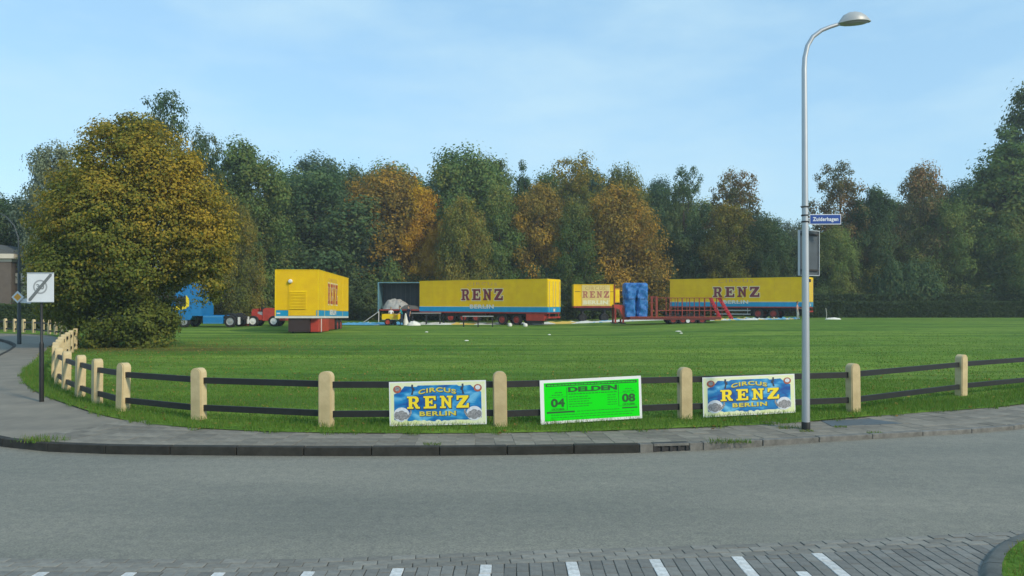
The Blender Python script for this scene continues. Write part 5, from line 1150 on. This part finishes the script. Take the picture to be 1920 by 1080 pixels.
# the wood behind the field, front row first
T = [
 ('oval', 'grey', 98, 276, 56, 62, 'grey green feathery tree just left of the big golden tree'),
 ('round', 'dark', 22, 366, 62, 66, 'dark green tree above the house at the far left edge'),
 ('open', 'dark', 306, 184, 62, 72, 'tall dark tree whose top shows above the big golden tree'),
 ('open2', 'dark', 384, 238, 44, 76, 'thin open tree close against the right side of the big golden tree'),
 ('oval2', 'mid', 468, 266, 70, 80, 'tall loose green tree above the red loader'),
 ('round2', 'olive', 440, 372, 46, 74, 'lower olive green tree behind the truck tractor'),
 ('round', 'dark', 592, 316, 112, 90, 'broad dark green oak behind the box trailer with louvres'),
 ('round2', 'blue', 690, 405, 50, 90, 'dark bluish green tree between the broad oak and the orange tree'),
 ('round2', 'brown', 724, 322, 92, 94, 'brown and orange tree, broadest of the autumn trees'),
 ('oval', 'orange', 790, 352, 42, 90, 'bright orange tree right of the brown autumn tree'),
 ('oval2', 'orange', 826, 412, 30, 87, 'lower narrow orange tree hanging over the middle trailer'),
 ('round', 'mid', 862, 278, 96, 95, 'highest broad green tree in the middle of the wood'),
 ('round2', 'olive', 872, 374, 48, 85, 'olive tree with yellowing top above the trailer lettering'),
 ('oval', 'mid', 938, 352, 42, 87, 'green tree left of the orange topped tree in the middle'),
 ('cone', 'dark', 978, 303, 36, 98, 'dark pointed tree top in the middle of the skyline'),
 ('oval2', 'brown', 1008, 342, 52, 88, 'orange topped olive tree right of the middle trailer end'),
 ('open2', 'olive', 1080, 288, 58, 96, 'tall olive tree with open crown above the show wagon'),
 ('round', 'olive', 1166, 310, 50, 98, 'rounded olive tree right of the tall open one'),
 ('oval', 'mid', 1082, 384, 40, 85, 'green tree behind the show wagon'),
 ('round2', 'brown', 1160, 354, 76, 88, 'brown orange tree behind the blue bundle'),
 ('oval2', 'blue', 1232, 334, 34, 106, 'far bluish tree right of the brown orange tree'),
 ('open', 'dark', 1284, 320, 42, 92, 'airy dark tree with gaps left of the reddish one'),
 ('round', 'dark', 1262, 432, 66, 92, 'dark green rounded tree above the cage trailer'),
 ('open2', 'rust', 1378, 314, 50, 93, 'tall tree with reddish top above the right trailer'),
 ('oval', 'olive', 1366, 384, 48, 88, 'olive green tree below the reddish top'),
 ('round2', 'dark', 1436, 408, 44, 87, 'dark green tree left of the lamp post'),
 ('round', 'grey', 1484, 414, 48, 112, 'pale distant tree behind the lamp post'),
 ('round2', 'light', 1564, 428, 42, 89, 'light green round tree beside the street name sign'),
 ('open', 'rust', 1572, 314, 54, 92, 'tall dark tree with rusty tips right of the street name sign'),
 ('oval2', 'dark', 1634, 350, 44, 90, 'dark pointed tree, second right of the lamp post'),
 ('oval', 'rust', 1733, 314, 50, 92, 'tall rusty tipped tree left of the big right-hand trees'),
 ('round', 'dark', 1800, 340, 56, 98, 'dark tree on the skyline beside the big right-hand trees'),
 ('round2', 'mid', 1690, 452, 70, 92, 'low dark tree above the right hedge'),
 ('round', 'light', 1778, 374, 58, 90, 'lighter green tree before the right-hand dark trees'),
 ('cone', 'mid', 1884, 238, 92, 90, 'big conical green tree near the right edge'),
 ('oval', 'dark', 1946, 160, 66, 97, 'tallest dark tree cut by the right edge of the picture'),
 ('round2', 'mid', 1900, 400, 62, 87, 'lower mid green tree at the right edge behind the hedge'),
]
for a in T: plant(*a)
# trees deep in the wood close the gaps
for i, (x, yt_) in enumerate(((-60, 340), (60, 380), (180, 330), (420, 330), (540, 318), (600, 298), (660, 315), (745, 305), (800, 330), (905, 300), (1040, 330), (1120, 320), (1225, 350), (1320, 380), (1400, 400), (1460, 440), (1530, 440), (1600, 400), (1680, 380), (1760, 370), (1850, 330), (1960, 280))):
    plant(('round', 'oval', 'round2', 'oval2')[i % 4], ('dark', 'mid', 'blue')[i % 3], x, yt_, 72, 104 + (i % 3) * 4, 'dark tree deep in the wood, mostly hidden behind the front trees', 'trees deep in the wood')
# undergrowth along the foot of the wood
for i in range(46):
    x = -40 + i * 43 + R.uniform(-16, 16); Y = 87 + R.uniform(-3, 4) + (5 if 1180 < x < 1520 else 0)
    if x > 1520: Y = 88 + R.uniform(-2, 3)
    plant('shrub', ('dark', 'dark', 'hedge', 'mid', 'olive')[i % 5], x, R.uniform(478, 520), R.uniform(38, 56), Y, 'dark shrub in the undergrowth at the foot of the wood', 'undergrowth shrubs at the foot of the wood', name='shrub', cat='shrub')
# clipped hedges on the right and far left
def hedge(label, x0, x1, Y, ytop, dep, seed, n):
    X0, X1 = col(x0, Y), col(x1, Y); zt_ = zat(ytop, Y); g_ = np.random.default_rng(seed); z0 = terrain(X0 + 2, Y); hh = zt_ - z0
    P = np.stack([g_.uniform(X0, X1, n), Y + g_.uniform(0, dep, n), z0 + hh * g_.random(n)], 1)
    k = g_.integers(0, 3, n); P[k == 0, 1] = Y + np.abs(g_.normal(0, .12, (k == 0).sum())); P[k == 1, 2] = z0 + hh - np.abs(g_.normal(0, .1, (k == 1).sum())) + .05 * np.sin(P[k == 1, 0] * 1.7)
    a = g_.normal(size=(n, 3)); a /= np.linalg.norm(a, axis=1)[:, None]; b = np.cross(a, g_.normal(size=(n, 3))); b /= np.linalg.norm(b, axis=1)[:, None]; L = g_.uniform(.10, .2, n)[:, None]
    Q = np.stack([P + a * L, P + b * L * .6, P - a * L, P - b * L * .6], 1).reshape(-1, 3)
    t = thing('hedge', label, 'hedge', (0, 0, 0)); obj('foliage', np_mesh('foliage', Q, np.arange(len(Q)).reshape(-1, 4), LM['hedge'], {'tint': np.clip(g_.normal(.4, .25, n), 0, 1), 'turn': np.clip(g_.normal(-.1, .2, n), 0, 1)}), t)
    st = MB()
    for i in range(int((X1 - X0) / 1.2)): st.tube([(X0 + .6 + i * 1.2, Y + dep / 2, z0 - .1), (X0 + .6 + i * 1.2 + R.uniform(-.1, .1), Y + dep / 2, z0 + hh * .8)], .05, 5)
    struct(st.build('stems', M['bark'], t), 'stuff')
hedge('low clipped dark hedge along the right edge of the field', 1520, 2000, 79, 567, 1.4, 51, 26000)
hedge('taller dark hedge behind the low one on the right', 1530, 2000, 84, 553, 1.6, 52, 22000)
hedge('green hedge behind the fence at the far left', -60, 125, 56, 572, 1.2, 53, 12000)

# the big golden tree, nearest, left
lob = [(-.25, 0, 5.6, 3.7, 3.8, 3.3), (.15, 0, 8.2, 2.75, 2.6, 2.5), (-.15, 0, 9.7, 1.3, 1.3, 1.25), (-2.9, .2, 4.2, 1.75, 1.9, 2.2), (3.0, 0, 5.4, 1.65, 1.9, 2.2), (3.65, -.2, 3.4, .6, .8, 1.5), (3.7, .3, 4.6, .7, .9, 1.3), (-3.6, 0, 3.6, 1.1, 1.2, 1.2), (-2.2, -.5, 7.2, 1.5, 1.5, 1.5), (2.3, -.4, 7.3, 1.6, 1.5, 1.6), (0, -2.4, 5.6, 2.0, 1.5, 2.0), (-1.6, -2.2, 3.4, 1.6, 1.4, 1.6), (.9, -2.3, 3.9, 1.2, 1.4, 1.6),
       (-.1, 0, 1.5, 2.1, 2.2, 1.6), (-1.3, -.8, .9, 1.2, 1.3, .95), (1.1, -.7, .9, 1.15, 1.3, .95), (-2.6, -.6, 2.0, 1.2, 1.2, 1.1), (1.0, -1.6, 10.0 - 1.6, 1.2, 1.1, 1.1)]
def big_turn(P, g_):
    v = -.06 + .32 * smn((P[:, 2] - 2.5) / 6.0) + .30 * smn((P[:, 0] - .2) / 4.0) * smn((P[:, 2] - 1.5) / 2) + .16 * smn((-P[:, 0] - 2.2) / 2)
    patch = np.sin(P[:, 0] * 1.7 + 1) * np.sin(P[:, 2] * 1.9 + .6) * np.sin(P[:, 1] * 1.5); return v + .22 * patch + g_.normal(0, .17, len(P)) - .18 * (P[:, 2] < 2.4)
BX = col(250, 35.2); bt = thing('big_tree', 'big golden green tree with foliage to the ground behind the left fence', 'tree', (BX, 35.2, 0), 0)
cmesh, CC = crown_mesh('crown', lob, 2300, 68, .068, .52, 77, turn_fn=big_turn, flatz=.62); cmesh.materials.append(LM['big']); obj('crown', cmesh, bt)
rg = random.Random(5); obj('trunk', trunk_mesh('trunk', 9.6, .26, [c for c in (tuple(CC[rg.randrange(len(CC))]) for _ in range(90)) if c[2] > 4.2], 8), bt)

# thin morning haze over the whole place
hz_ = struct(MB().box(-420, -55, -1.3, 420, 420, 24).build('haze', None), 'stuff'); hm_ = bpy.data.materials.new('haze'); hm_.use_nodes = True
hn = hm_.node_tree.nodes; hn.remove(hn['Principled BSDF']); hv = hn.new('ShaderNodeVolumePrincipled'); hv.inputs['Color'].default_value = (.85, .93, 1, 1); hv.inputs['Density'].default_value = .0007; hv.inputs['Anisotropy'].default_value = .2
hm_.node_tree.links.new(hv.outputs[0], hn['Material Output'].inputs['Volume']); hz_.data.materials.append(hm_); tag(hz_, 'thin pale haze in the air over the field', 'haze')
